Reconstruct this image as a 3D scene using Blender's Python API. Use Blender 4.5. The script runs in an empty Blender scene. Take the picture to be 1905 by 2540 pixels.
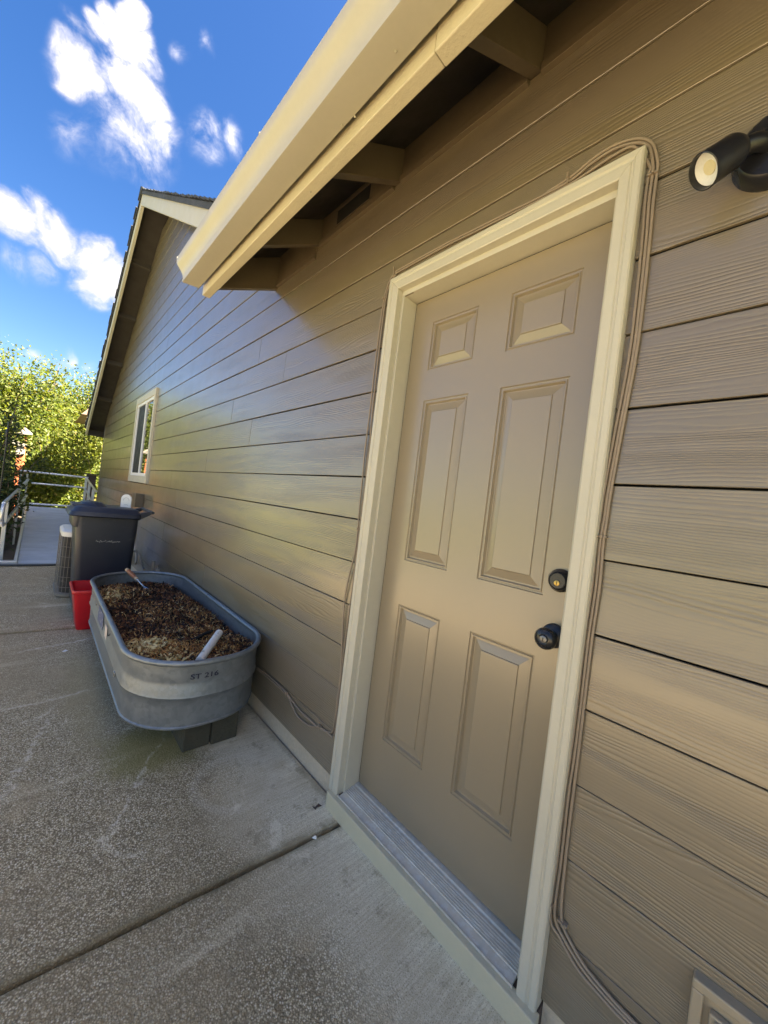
import bpy, bmesh, math, random
import numpy as np
from mathutils import Vector, Matrix

random.seed(7)
rng = np.random.default_rng(7)
scene = bpy.context.scene
col = scene.collection
R = math.radians

# ------------------------------------------------------------------ camera
YAW, PITCH, ROLL = 0.7506, -0.00866, 0.1214
cy_, sy_, cp_, sp_ = math.cos(YAW), math.sin(YAW), math.cos(PITCH), math.sin(PITCH)
F = Vector((sy_*cp_, cy_*cp_, sp_)); Rt = Vector((cy_, -sy_, 0)); Up = Rt.cross(F)
Rc = math.cos(ROLL)*Rt + math.sin(ROLL)*Up; Uc = -math.sin(ROLL)*Rt + math.cos(ROLL)*Up
cam_d = bpy.data.cameras.new('camera'); cam = bpy.data.objects.new('camera', cam_d); col.objects.link(cam)
cam_d.sensor_fit = 'VERTICAL'; cam_d.sensor_height = 36; cam_d.lens = 13.136
cam_d.clip_start = 0.02; cam_d.clip_end = 2000
M = Matrix.Identity(4)
for i in range(3):
    M[i][0] = Rc[i]; M[i][1] = Uc[i]; M[i][2] = -F[i]
M.translation = (-1.022, 0, 1.2486)
cam.matrix_world = M
scene.camera = cam

# ------------------------------------------------------------------ light
SUN_EL, SUN_AZ = R(50), R(128)            # azimuth measured from +Y towards +X
sdir = Vector((math.sin(SUN_AZ)*math.cos(SUN_EL), math.cos(SUN_AZ)*math.cos(SUN_EL), math.sin(SUN_EL)))
sl = bpy.data.lights.new('sun', 'SUN'); sl.energy = 5.0; sl.angle = R(0.53); sl.color = (1.0, 0.945, 0.86)
sun = bpy.data.objects.new('sun', sl); col.objects.link(sun); sun.location = (8, -8, 12)
sun.rotation_euler = sdir.to_track_quat('Z', 'Y').to_euler()
scene.view_settings.view_transform = 'Standard'; scene.view_settings.look = 'None'
scene.view_settings.exposure = 3.55; scene.view_settings.use_white_balance = True; scene.view_settings.white_balance_temperature = 7800; scene.view_settings.white_balance_tint = 10; scene.view_settings.gamma = 1; scene.view_settings.use_curve_mapping = False
EXPO = 2 ** scene.view_settings.exposure

world = bpy.data.worlds.new('World'); scene.world = world; world.use_nodes = True
def build_world():
    nt = world.node_tree; N = nt.nodes; Lk = nt.links; N.clear()
    out = N.new('ShaderNodeOutputWorld'); bg = N.new('ShaderNodeBackground'); bgc = N.new('ShaderNodeBackground')
    mix = N.new('ShaderNodeMixShader')
    sky = N.new('ShaderNodeTexSky'); sky.sky_type = 'NISHITA'; sky.sun_disc = False
    sky.sun_elevation = SUN_EL; sky.sun_rotation = SUN_AZ
    sky.air_density = 1.0; sky.dust_density = 0.9; sky.ozone_density = 2.5; sky.altitude = 60
    hs = N.new('ShaderNodeHueSaturation'); hs.inputs['Saturation'].default_value = 1.36; hs.inputs['Value'].default_value = 0.50; hs.inputs['Hue'].default_value = 0.512; Lk.new(sky.outputs[0], hs.inputs['Color']); Lk.new(hs.outputs[0], bg.inputs[0]); bg.inputs[1].default_value = 0.055
    bgc.inputs[0].default_value = (1.0, 0.955, 0.90, 1); 
    tc = N.new('ShaderNodeTexCoord')
    dt = N.new('ShaderNodeVectorMath'); dt.operation = 'DOT_PRODUCT'; dt.inputs[1].default_value = sdir; Lk.new(tc.outputs['Generated'], dt.inputs[0])
    d1 = N.new('ShaderNodeMath'); d1.operation = 'MULTIPLY_ADD'; d1.inputs[1].default_value = .5; d1.inputs[2].default_value = .5; Lk.new(dt.outputs['Value'], d1.inputs[0])
    d2 = N.new('ShaderNodeMath'); d2.operation = 'POWER'; d2.inputs[1].default_value = 4; Lk.new(d1.outputs[0], d2.inputs[0])
    d3 = N.new('ShaderNodeMath'); d3.operation = 'MULTIPLY_ADD'; d3.inputs[1].default_value = 1.5; d3.inputs[2].default_value = .085; Lk.new(d2.outputs[0], d3.inputs[0])
    Lk.new(d3.outputs[0], bgc.inputs[1])
    # gentle domain warp of the direction
    wn = N.new('ShaderNodeTexNoise'); wn.inputs['Scale'].default_value = 9; wn.inputs['Detail'].default_value = 2
    Lk.new(tc.outputs['Generated'], wn.inputs['Vector'])
    sub = N.new('ShaderNodeVectorMath'); sub.operation = 'SUBTRACT'; sub.inputs[1].default_value = (.5, .5, .5)
    Lk.new(wn.outputs['Color'], sub.inputs[0])
    sc = N.new('ShaderNodeVectorMath'); sc.operation = 'SCALE'; sc.inputs['Scale'].default_value = 0.075
    Lk.new(sub.outputs[0], sc.inputs[0])
    add = N.new('ShaderNodeVectorMath'); add.operation = 'ADD'
    Lk.new(tc.outputs['Generated'], add.inputs[0]); Lk.new(sc.outputs[0], add.inputs[1])
    blobs = [((0.0344, 0.7358, 0.6763),(0.0253, -0.0262, 0.0258),(0.0169, 0.0058, -0.0075),1),
    ((0.0597, 0.7459, 0.6634),(0.0446, -0.0127, 0.0086),(-0.0072, 0.0245, -0.028),1),
    ((0.0196, 0.7906, 0.612),(0.0557, -0.0129, 0.0121),(-0.0068, 0.0213, -0.0284),1),
    ((0.0634, 0.7815, 0.6206),(0.0387, 0.0048, -0.0113),(-0.0233, 0.0269, -0.0335),0.9),
    ((0.0688, 0.8116, 0.5802),(0.0325, 0.0034, -0.0095),(-0.0157, 0.0185, -0.025),0.62),
    ((0.0006, 0.7657, 0.6432),(0.0158, -0.0041, 0.0046),(-0.0017, 0.0058, -0.007),0.45),
    ((0.1271, 0.7039, 0.6988),(0.0147, -0.0124, 0.0095),(0.005, 0.0038, -0.0047),0.4),
    ((0.1409, 0.7813, 0.608),(0.0302, -0.0215, 0.0192),(0.0083, 0.0075, -0.0118),0.55),
    ((0.1855, 0.7639, 0.6182),(0.0213, -0.017, 0.0138),(0.0077, 0.0052, -0.0089),0.5),
    ((-0.0023, 0.8411, 0.5408),(0.0237, -0.0014, 0.0018),(-0.0043, 0.0083, -0.0131),0.45),
    ((-0.057, 0.9022, 0.4275),(0.0389, -0.0053, 0.0144),(-0.0012, 0.0103, -0.0226),0.85),
    ((-0.0385, 0.9132, 0.4056),(0.0576, -0.0031, 0.0082),(-0.006, 0.0144, -0.0348),1),
    ((0.0076, 0.9159, 0.4014),(0.0577, -0.0011, -0.0028),(-0.0092, 0.0144, -0.0346),1),
    ((0.0553, 0.9283, 0.3676),(0.0537, 0.0008, -0.0144),(-0.0165, 0.0176, -0.0455),1),
    ((-0.0428, 0.9361, 0.349),(0.0266, -0.0018, 0.0069),(-0.0009, 0.0048, -0.0132),0.5),
    ((0.003, 0.9768, 0.2142),(0.0412, -0.0014, 0.002),(-0.0016, 0.0039, -0.0185),0.8),
    ((0.0419, 0.9781, 0.204),(0.0292, -0.0018, 0.0003),(-0.0009, 0.0019, -0.0092),0.4)]
    rr = random.Random(26)                # unseen clouds added, seed chosen to light the wall and ground
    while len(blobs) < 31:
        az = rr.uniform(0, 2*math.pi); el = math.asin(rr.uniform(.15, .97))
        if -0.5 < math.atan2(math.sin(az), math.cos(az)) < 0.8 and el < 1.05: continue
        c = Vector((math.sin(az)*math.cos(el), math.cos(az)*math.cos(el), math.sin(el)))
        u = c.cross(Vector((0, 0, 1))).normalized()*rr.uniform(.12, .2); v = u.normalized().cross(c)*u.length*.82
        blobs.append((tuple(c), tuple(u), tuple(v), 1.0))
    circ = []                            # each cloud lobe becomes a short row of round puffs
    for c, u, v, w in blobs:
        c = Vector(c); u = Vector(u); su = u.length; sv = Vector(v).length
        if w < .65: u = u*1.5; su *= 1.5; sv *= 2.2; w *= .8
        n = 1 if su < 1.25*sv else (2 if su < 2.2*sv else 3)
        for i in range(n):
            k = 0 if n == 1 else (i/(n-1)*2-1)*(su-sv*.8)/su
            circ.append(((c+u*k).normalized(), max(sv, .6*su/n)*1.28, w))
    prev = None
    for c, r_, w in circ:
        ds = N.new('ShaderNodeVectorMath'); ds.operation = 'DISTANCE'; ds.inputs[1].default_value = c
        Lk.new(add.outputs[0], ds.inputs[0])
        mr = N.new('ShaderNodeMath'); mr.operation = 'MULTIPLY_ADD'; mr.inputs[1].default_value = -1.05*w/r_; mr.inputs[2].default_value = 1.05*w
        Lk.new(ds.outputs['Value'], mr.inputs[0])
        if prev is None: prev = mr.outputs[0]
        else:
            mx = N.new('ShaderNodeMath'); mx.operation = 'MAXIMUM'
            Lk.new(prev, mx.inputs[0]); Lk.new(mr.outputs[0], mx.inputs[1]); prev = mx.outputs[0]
    fb = N.new('ShaderNodeTexNoise'); fb.inputs['Scale'].default_value = 21; fb.inputs['Detail'].default_value = 6; fb.inputs['Roughness'].default_value = .62
    Lk.new(add.outputs[0], fb.inputs['Vector'])
    m1 = N.new('ShaderNodeMath'); m1.operation = 'MULTIPLY_ADD'; m1.inputs[1].default_value = 2.0; m1.inputs[2].default_value = -1.0
    Lk.new(fb.outputs['Fac'], m1.inputs[0])
    m2 = N.new('ShaderNodeMath'); m2.operation = 'ADD'; Lk.new(prev, m2.inputs[0]); Lk.new(m1.outputs[0], m2.inputs[1])
    mr = N.new('ShaderNodeMapRange')
    mr.inputs['From Min'].default_value = -.12; mr.inputs['From Max'].default_value = 1.0; mr.inputs['To Max'].default_value = 1.0
    Lk.new(m2.outputs[0], mr.inputs['Value'])
    gt = N.new('ShaderNodeMath'); gt.operation = 'MULTIPLY'; 
    mr2 = N.new('ShaderNodeMapRange'); mr2.inputs['From Min'].default_value = .04; mr2.inputs['From Max'].default_value = .3
    Lk.new(prev, mr2.inputs['Value']); Lk.new(mr.outputs[0], gt.inputs[0]); Lk.new(mr2.outputs[0], gt.inputs[1])
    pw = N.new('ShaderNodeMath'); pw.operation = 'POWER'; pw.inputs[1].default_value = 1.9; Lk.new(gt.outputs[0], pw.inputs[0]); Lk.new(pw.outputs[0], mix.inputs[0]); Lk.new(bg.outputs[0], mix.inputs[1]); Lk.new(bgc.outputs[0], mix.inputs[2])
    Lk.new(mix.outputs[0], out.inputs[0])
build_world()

# ------------------------------------------------------------------ materials
class NT:
    def __init__(s, name):
        s.m = bpy.data.materials.new(name); s.m.use_nodes = True
        s.nt = s.m.node_tree; s.N = s.nt.nodes; s.b = s.N['Principled BSDF']; s.out = s.N['Material Output']
    def n(s, t, **kw):
        x = s.N.new('ShaderNode'+t)
        for k, v in kw.items():
            if k in x.inputs: x.inputs[k].default_value = v
            else: setattr(x, k, v)
        return x
    def l(s, a, b): s.nt.links.new(a, b)
    def coord(s, scale=(1, 1, 1), obj=True, rnd=0):
        tc = s.n('TexCoord'); mp = s.n('Mapping'); mp.inputs['Scale'].default_value = scale
        src = tc.outputs['Object' if obj else 'Generated']
        if rnd:
            oi = s.n('ObjectInfo'); cb = s.n('CombineXYZ')
            ml = s.n('Math', operation='MULTIPLY'); ml.inputs[1].default_value = rnd
            s.l(oi.outputs['Random'], ml.inputs[0]); s.l(ml.outputs[0], cb.inputs[0]); s.l(ml.outputs[0], cb.inputs[1]); s.l(ml.outputs[0], cb.inputs[2])
            ad = s.n('VectorMath', operation='ADD'); s.l(src, ad.inputs[0]); s.l(cb.outputs[0], ad.inputs[1]); src = ad.outputs[0]
        s.l(src, mp.inputs['Vector']); return mp.outputs[0]
    def noise(s, vec, scale, detail=3, rough=.55, dist=0):
        x = s.n('TexNoise'); x.inputs['Scale'].default_value = scale; x.inputs['Detail'].default_value = detail
        x.inputs['Roughness'].default_value = rough; x.inputs['Distortion'].default_value = dist
        s.l(vec, x.inputs['Vector']); return x.outputs['Fac']
    def ramp(s, fac, stops, interp='LINEAR'):
        r = s.n('ValToRGB'); e = r.color_ramp.elements; r.color_ramp.interpolation = interp
        while len(e) < len(stops): e.new(.5)
        for el, (p, c) in zip(e, stops):
            el.position = p; el.color = (*c, 1) if len(c) == 3 else c
        s.l(fac, r.inputs[0]); return r.outputs['Color']
    def math(s, op, a, b=None, c=None):
        x = s.n('Math', operation=op)
        for i, v in enumerate((a, b, c)):
            if v is None: continue
            if isinstance(v, (int, float)): x.inputs[i].default_value = v
            else: s.l(v, x.inputs[i])
        return x.outputs[0]
    def mix(s, fac, a, b, mode='MIX'):
        x = s.n('MixRGB'); x.blend_type = mode
        for i, v in enumerate((fac, a, b)):
            if isinstance(v, (int, float)): x.inputs[i].default_value = v
            elif isinstance(v, tuple): x.inputs[i].default_value = (*v, 1)
            else: s.l(v, x.inputs[i])
        return x.outputs[0]
    def sep(s, vec):
        x = s.n('SeparateXYZ'); s.l(vec, x.inputs[0]); return x.outputs
    def maprange(s, v, a, b, c=0., d=1., smooth=True):
        x = s.n('MapRange'); x.interpolation_type = 'SMOOTHSTEP' if smooth else 'LINEAR'
        x.inputs['From Min'].default_value = a; x.inputs['From Max'].default_value = b
        x.inputs['To Min'].default_value = c; x.inputs['To Max'].default_value = d
        s.l(v, x.inputs['Value']); return x.outputs[0]
    def bump(s, h, dist, strength=1., prev=None):
        x = s.n('Bump'); x.inputs['Distance'].default_value = dist; x.inputs['Strength'].default_value = strength
        s.l(h, x.inputs['Height'])
        if prev is not None: s.l(prev, x.inputs['Normal'])
        s.l(x.outputs[0], s.b.inputs['Normal']); return x.outputs[0]
    def set(s, **kw):
        for k, v in kw.items():
            i = s.b.inputs[k.replace('_', ' ')]
            if isinstance(v, tuple): i.default_value = (*v, 1) if len(v) == 3 else v
            elif isinstance(v, (int, float)): i.default_value = v
            else: s.l(v, i)
        return s.m

MAT = {}
def paint(name, c, rough=.45, var=.12, bump=.0006, bscale=180, wear=None, spec=.5, rnd=0, metallic=0., rv=.15):
    t = NT(name); v = t.coord(rnd=rnd)
    big = t.noise(v, 2.3, 4); fine = t.noise(v, 60, 3)
    f = t.math('MULTIPLY_ADD', big, .7, t.math('MULTIPLY', fine, .3))
    lo = tuple(x*(1-var) for x in c); hi = tuple(min(1, x*(1+var)) for x in c)
    cc = t.ramp(f, [(.3, lo), (.7, hi)])
    if wear:
        w = t.noise(v, wear[1], 6, .7); cc = t.mix(t.maprange(w, wear[2], wear[2]+.08), cc, wear[0])
    rg = t.maprange(t.noise(v, 7, 4), .3, .7, rough*(1-rv), rough*(1+rv))
    t.set(Base_Color=cc, Roughness=rg, Metallic=metallic); t.b.inputs['Specular IOR Level'].default_value = spec
    if bump: t.bump(t.noise(v, bscale, 3), bump)
    if name == 'door': t.b.inputs['Coat Weight'].default_value = .8; t.b.inputs['Coat Roughness'].default_value = .26
    MAT[name] = t.m; return t.m

def make_siding():
    t = NT('siding'); v0 = t.coord(rnd=37.0)
    X, Y, Z = t.sep(v0)
    cb = t.n('CombineXYZ'); t.l(t.math('MULTIPLY', Y, .9), cb.inputs[0]); t.l(t.math('MULTIPLY', Z, 8.0), cb.inputs[1])
    warp = t.noise(cb.outputs[0], 1.0, 2, .45)
    cb2 = t.n('CombineXYZ'); t.l(t.math('MULTIPLY', Y, 9), cb2.inputs[0]); t.l(t.math('MULTIPLY', Z, 60), cb2.inputs[1])
    jit = t.noise(cb2.outputs[0], 1.0, 3, .6)
    ph = t.math('ADD', t.math('MULTIPLY', Z, 125.0), t.math('MULTIPLY', warp, 15.0))
    ph = t.math('ADD', ph, t.math('MULTIPLY', jit, .9))
    fr = t.math('FRACT', ph)
    # sharp groove on one side, soft slope on the other
    g = t.maprange(fr, 0., .28, 0, 1); g2 = t.maprange(fr, .55, 1., 1, .0)
    h = t.math('MULTIPLY', g, g2)
    am = t.maprange(t.noise(cb.outputs[0], 1.7, 3, .5), .36, .6, .12, 1.0)
    h2 = t.math('MULTIPLY', t.math('SUBTRACT', h, 1.0), am)
    big = t.noise(v0, 1.1, 3)
    base = t.ramp(big, [(.3, (.184, .146, .096)), (.7, (.208, .166, .110))])
    base = t.mix(t.math('MULTIPLY', t.math('MULTIPLY', t.math('SUBTRACT', 1.0, h), am), .16), base, (.155, .118, .075))
    dust = t.maprange(t.noise(t.coord(), 3.5, 6, .7), .58, .75, 0, .18)
    base = t.mix(dust, base, (.28, .24, .175))
    t.set(Base_Color=base, Roughness=t.maprange(t.noise(v0, 5, 4), .3, .7, .30, .36)); t.b.inputs['Specular IOR Level'].default_value = .6; t.b.inputs['Coat Weight'].default_value = .85; t.b.inputs['Coat Roughness'].default_value = .21
    b1 = t.bump(t.noise(v0, 140, 3), .00015)
    t.bump(h2, .0010, 1., b1)
    MAT['siding'] = t.m
make_siding()

def make_concrete():
    t = NT('concrete'); v = t.coord(); X, Y, Z = t.sep(v)
    cb = t.n('CombineXYZ'); t.l(t.math('MULTIPLY', X, 5.0), cb.inputs[0]); t.l(t.math('MULTIPLY', Y, 170.0), cb.inputs[1])
    broom = t.noise(cb.outputs[0], 1., 3, .6)
    cbb = t.n('CombineXYZ'); t.l(t.math('MULTIPLY', X, .9), cbb.inputs[0]); t.l(t.math('MULTIPLY', Y, 7.0), cbb.inputs[1])
    streak = t.noise(cbb.outputs[0], 1., 5, .6, .4)
    patch = t.noise(v, 1.6, 5, .55); patch2 = t.noise(v, 4.5, 5, .6)
    # aggregate is washed out away from the wall, cream paste is kept beside it
    ex = t.maprange(t.math('ADD', t.math('MULTIPLY', X, -1.5), t.math('MULTIPLY', t.math('SUBTRACT', patch, .5), 1.6)), .12, .75, .12, 1.)
    vo = t.n('TexVoronoi'); vo.inputs['Scale'].default_value = 200; vo.inputs['Randomness'].default_value = 1; t.l(v, vo.inputs['Vector'])
    peb = t.ramp(t.sep(vo.outputs['Color'])[0], [(0., (.24, .19, .12)), (.45, (.40, .33, .215)), (.72, (.54, .455, .31)), (.86, (.60, .52, .37)), (.90, (.60, .525, .385)), (1., (.70, .62, .47))])
    fine = t.noise(v, 260, 2, .7); mid = t.noise(v, 85, 4, .7)
    paste = t.ramp(mid, [(.28, (.50, .445, .33)), (.72, (.80, .73, .565))])
    paste = t.mix(t.maprange(broom, .38, .62, .55, 0), paste, (.38, .325, .235))
    pebm = t.mix(t.maprange(vo.outputs['Distance'], .28, .62, 0, .85), peb, (.075, .058, .036))
    c = t.mix(ex, paste, pebm)
    c = t.mix(t.maprange(fine, .53, .66, 0, .7), c, (.11, .088, .06))
    c = t.mix(t.maprange(patch, .36, .60, .55, 0), c, (.20, .158, .10))
    c = t.mix(t.maprange(streak, .55, .8, 0, .35), c, (.78, .68, .50))
    c = t.mix(t.maprange(patch2, .54, .70, 0, .45), c, (.27, .21, .135))
    blot = t.noise(v, 11, 6, .7); c = t.mix(t.maprange(blot, .56, .66, 0, .55), c, (.14, .112, .075))
    c = t.mix(t.maprange(t.noise(v, 2.7, 6, .7, 1.5), .60, .68, 0, .35), c, (.70, .63, .49))
    # grit and moss gathered along the joints
    wj = t.math('MULTIPLY', t.math('SUBTRACT', t.noise(v, 14, 5, .7), .5), .07)
    for ja, jb in ((1.079, -.0895), (3.752, -.056)):
        dj = t.math('ABSOLUTE', t.math('SUBTRACT', Y, t.math('MULTIPLY_ADD', X, jb, ja)))
        c = t.mix(t.maprange(t.math('ADD', dj, wj), .004, .045, .8, 0), c, (.12, .10, .062))
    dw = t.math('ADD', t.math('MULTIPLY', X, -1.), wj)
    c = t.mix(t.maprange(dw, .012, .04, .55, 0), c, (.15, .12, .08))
    # dark specks
    sp = t.n('TexVoronoi'); sp.inputs['Scale'].default_value = 26; t.l(v, sp.inputs['Vector'])
    c = t.mix(t.maprange(sp.outputs['Distance'], .05, .11, .6, 0), c, (.07, .06, .05))
    # algae stain where the planter drips, and a pale ring left by a pot
    def blob(cx, cy, sx, sy):
        dx = t.math('DIVIDE', t.math('SUBTRACT', X, cx), sx); dy = t.math('DIVIDE', t.math('SUBTRACT', Y, cy), sy)
        return t.math('SQRT', t.math('ADD', t.math('MULTIPLY', dx, dx), t.math('MULTIPLY', dy, dy)))
    wob = t.math('MULTIPLY', t.math('SUBTRACT', t.noise(v, 9, 5, .65), .5), 1.1)
    a = t.math('ADD', blob(-.52, 1.93, .26, .26), wob)
    c = t.mix(t.maprange(a, .35, 1.1, .8, 0), c, (.13, .115, .04))
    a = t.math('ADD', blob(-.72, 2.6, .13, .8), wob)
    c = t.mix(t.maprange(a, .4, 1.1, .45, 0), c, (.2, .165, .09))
    rg = t.math('ABSOLUTE', t.math('SUBTRACT', t.math('ADD', blob(-.29, 1.52, .16, .16), t.math('MULTIPLY', wob, .12)), 1.0))
    c = t.mix(t.maprange(rg, .0, .2, .12, 0), c, (.62, .57, .48))
    for (x0, y0, ang, ln, wd) in ((-.62, 1.72, 1.05, .42, .012), (-.95, 2.15, 1.3, .4, .02), (-.86, 2.62, .15, .25, .02), (-.8, 3.45, .25, .3, .03)):
        ca, sa = math.cos(ang), math.sin(ang)
        dx = t.math('SUBTRACT', X, x0); dy = t.math('SUBTRACT', Y, y0)
        p = t.math('ADD', t.math('MULTIPLY', dx, ca), t.math('MULTIPLY', dy, sa)); q = t.math('ADD', t.math('MULTIPLY', dx, -sa), t.math('MULTIPLY', dy, ca))
        q = t.math('ADD', q, t.math('MULTIPLY', wob, .09))
        msk = t.math('MULTIPLY', t.maprange(t.math('ABSOLUTE', q), 0, wd, 1, 0), t.maprange(t.math('ABSOLUTE', p), ln*.4, ln, 1, 0))
        c = t.mix(t.math('MULTIPLY', msk, t.maprange(t.noise(v, 30, 4), .4, .62, .02, .36)), c, (.68, .62, .53))
    rgb = t.sep(c); cc = t.n('CombineXYZ')      # lift and warm the mid tones so the slabs render brighter
    for i, e in enumerate((2.25, 2.05, 1.75)):
        t.l(t.math('SUBTRACT', 1., t.math('POWER', t.math('SUBTRACT', 1., rgb[i]), e)), cc.inputs[i])
    c = cc.outputs[0]
    t.set(Base_Color=c, Roughness=.85); t.b.inputs['Specular IOR Level'].default_value = .3
    h = t.math('ADD', t.math('MULTIPLY', t.math('MULTIPLY', t.math('SUBTRACT', 1., vo.outputs['Distance']), ex), .7), t.math('MULTIPLY', broom, .5))
    b1 = t.bump(h, .005, 1.); t.bump(t.noise(v, 260, 2), .002, 1., b1)
    MAT['concrete'] = t.m
make_concrete()

def make_galv():
    t = NT('galvanised'); v = t.coord()
    vo = t.n('TexVoronoi'); vo.inputs['Scale'].default_value = 55; t.l(v, vo.inputs['Vector'])
    vm = t.coord((1, 1, .15)); st = t.noise(vm, 14, 5, .6)
    sp = t.sep(vo.outputs['Color'])[0]
    f = t.math('ADD', t.math('MULTIPLY', sp, .35), t.math('MULTIPLY', st, .6))
    c = t.ramp(f, [(.3, (.20, .222, .232)), (.75, (.275, .30, .31))])
    wh = t.maprange(t.noise(t.coord((1, 1, .3)), 6, 6, .7), .63, .78, 0, .18)
    c = t.mix(wh, c, (.52, .54, .52))
    t.set(Base_Color=c, Metallic=.62, Roughness=t.maprange(f, .3, .8, .40, .55))
    t.bump(t.noise(v, 25, 3), .0012)
    MAT['galvanised'] = t.m
make_galv()

def make_soil():
    t = NT('soil'); v = t.coord(); n1 = t.noise(v, 9, 6, .7); n2 = t.noise(v, 70, 4, .7)
    c = t.ramp(n2, [(.3, (.012, .008, .006)), (.6, (.05, .03, .018)), (.8, (.13, .075, .04))])
    c = t.mix(t.maprange(n1, .5, .68, 0, .8), c, (.14, .07, .028))
    t.set(Base_Color=c, Roughness=.95); t.bump(n2, .02); MAT['soil'] = t.m
make_soil()

def island_mat(name, stops, rough=.6, trans=0., spec=.3):
    t = NT(name); g = t.n('NewGeometry')
    c = t.ramp(g.outputs['Random Per Island'], stops)
    t.set(Base_Color=c, Roughness=rough); t.b.inputs['Specular IOR Level'].default_value = spec
    if trans:
        tr = t.n('BsdfTranslucent'); hs = t.n('HueSaturation'); hs.inputs['Saturation'].default_value = 1.15; hs.inputs['Value'].default_value = 1.3
        hs.inputs['Hue'].default_value = .485
        t.l(c, hs.inputs['Color']); t.l(hs.outputs[0], tr.inputs[0])
        ms = t.n('MixShader'); ms.inputs[0].default_value = trans
        t.l(t.b.outputs[0], ms.inputs[1]); t.l(tr.outputs[0], ms.inputs[2]); t.l(ms.outputs[0], t.out.inputs[0])
    MAT[name] = t.m
island_mat('leaf', [(0, (.055, .088, .018)), (.5, (.10, .135, .028)), (.9, (.14, .165, .038)), (1, (.18, .16, .05))], .5, .5)
island_mat('leaf_gold', [(0, (.065, .096, .02)), (.5, (.112, .142, .032)), (.93, (.155, .172, .042)), (1, (.19, .14, .05))], .5, .5)
island_mat('leaf_green', [(0, (.04, .075, .012)), (.6, (.08, .12, .022)), (1, (.13, .16, .03))], .45, .35)
island_mat('leaf_dark', [(0, (.02, .04, .012)), (.6, (.04, .07, .02)), (1, (.09, .10, .03))], .5, .2)
island_mat('chips', [(0, (.014, .008, .006)), (.45, (.05, .023, .013)), (.7, (.13, .052, .022)), (.9, (.24, .10, .04)), (1, (.40, .24, .11))], .85)
island_mat('straw', [(0, (.26, .10, .03)), (.45, (.42, .19, .06)), (.8, (.60, .36, .12)), (1, (.85, .66, .34))], .85)
island_mat('pale_moss', [(0, (.42, .28, .10)), (.5, (.62, .45, .19)), (1, (.85, .70, .38))], .9)
island_mat('grass', [(0, (.05, .08, .015)), (.6, (.09, .12, .02)), (1, (.16, .15, .04))], .6, .25)

CREAM = (.52, .482, .375)
paint('trim', CREAM, .5, .05, .0005, 160)
paint('trim_wood', (.56, .495, .34), .5, .06, .0012, 120)
paint('door', (.268, .213, .138), .30, .02, .00008, 12, spec=.6, rv=.02)
paint('gutter', (.45, .415, .32), .38, .05, .0002, 60, wear=((.75, .68, .5), 9, .70))
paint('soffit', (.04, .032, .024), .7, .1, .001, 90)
paint('rafter', (.125, .094, .06), .55, .08, .0008, 90)
paint('lap_shade', (.015, .014, .013), .9, .2)  # near-black wall core, puts lap shadow colour into the slots between boards
paint('vent_dark', (.012, .011, .01), .9, .2)
paint('foundation', (.52, .43, .31), .9, .18, .004, 90)
paint('aluminium', (.54, .49, .40), .65, .18, .0004, 120, wear=((.58, .55, .48), 45, .5), metallic=.1, spec=.3)
paint('rail_metal', (.62, .63, .63), .35, .08, .0002, 60, metallic=.7)
paint('ramp_deck', (.38, .44, .50), .5, .16, .002, 40, rnd=5)
paint('black_metal', (.012, .012, .014), .30, .3, .0004, 120)
paint('bronze_black', (.014, .014, .016), .28, .4, .0004, 70, wear=((.04, .035, .03), 30, .62))
paint('brass', (.42, .29, .10), .4, .1, .0002, 60, metallic=1.)
paint('dull_steel', (.16, .16, .165), .4, .1, .0002, 60, metallic=.8)
paint('steel', (.62, .62, .62), .25, .08, .0002, 60, metallic=1.)
paint('pipe_tan', (.40, .34, .26), .5, .1, .0003, 60)
paint('cable', (.27, .21, .15), .5, .10, .0003, 90)
paint('white_vinyl', (.80, .80, .78), .35, .03, .0002, 60)
paint('pvc', (.80, .77, .70), .45, .08, .0004, 60, wear=((.45, .38, .28), 16, .56))
paint('cart_plastic', (.013, .018, .032), .42, .2, .0006, 200, wear=((.024, .03, .042), 14, .6))
paint('red_plastic', (.52, .008, .016), .33, .08, .0004, 60)
paint('ac_white', (.66, .64, .58), .45, .08, .0004, 50, wear=((.3, .27, .22), 7, .62))
paint('ac_coil', (.050, .042, .034), .8, .4, .004, 80, wear=((.17, .14, .11), 9, .56))
paint('ac_wire', (.20, .175, .135), .55, .2, .0003, 60)
paint('shingle', (.05, .055, .066), .9, .3, .004, 150, rnd=9)
paint('shingle_far', (.20, .13, .10), .9, .3, .004, 60)
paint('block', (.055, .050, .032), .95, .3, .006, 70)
paint('wood_handle', (.42, .13, .04), .42, .25, .0005, 70)
paint('wood_pale', (.55, .38, .22), .5, .1, .0005, 70)
paint('bark', (.14, .10, .07), .9, .3, .01, 30)
paint('rust_post', (.36, .10, .035), .7, .2, .003, 40)
paint('birdhouse', (.22, .205, .17), .6, .1, .001, 40)
paint('dark_wood', (.09, .06, .045), .8, .25, .003, 40)
paint('hose', (.02, .028, .03), .4, .2)
paint('navy_ink', (.012, .014, .035), .6, .3, 0)
paint('blue_label', (.10, .12, .22), .5, .3, 0, wear=((.45, .46, .46), 40, .55))
paint('pale_label', (.66, .55, .46), .5, .15, 0)
paint('chalk', (.45, .46, .46), .8, .2, 0)
paint('screen', (.012, .0125, .014), .6, .2, .0008, 400)
paint('box_brown', (.11, .085, .06), .45, .1, .0004, 60)
paint('outlet', (.36, .29, .195), .42, .05, .0003, 90)
paint('earth', (.10, .075, .05), .95, .35, .02, 12)
paint('lawn_ground', (.10, .11, .03), .95, .35, .02, 12)
paint('bounce_paving', (.125, .125, .12), .9, .12, .002, 90)
paint('joint', (.022, .019, .015), .95, .3, .004, 60)
paint('led', (.85, .84, .76), .35, .05, .0008, 120)
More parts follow.
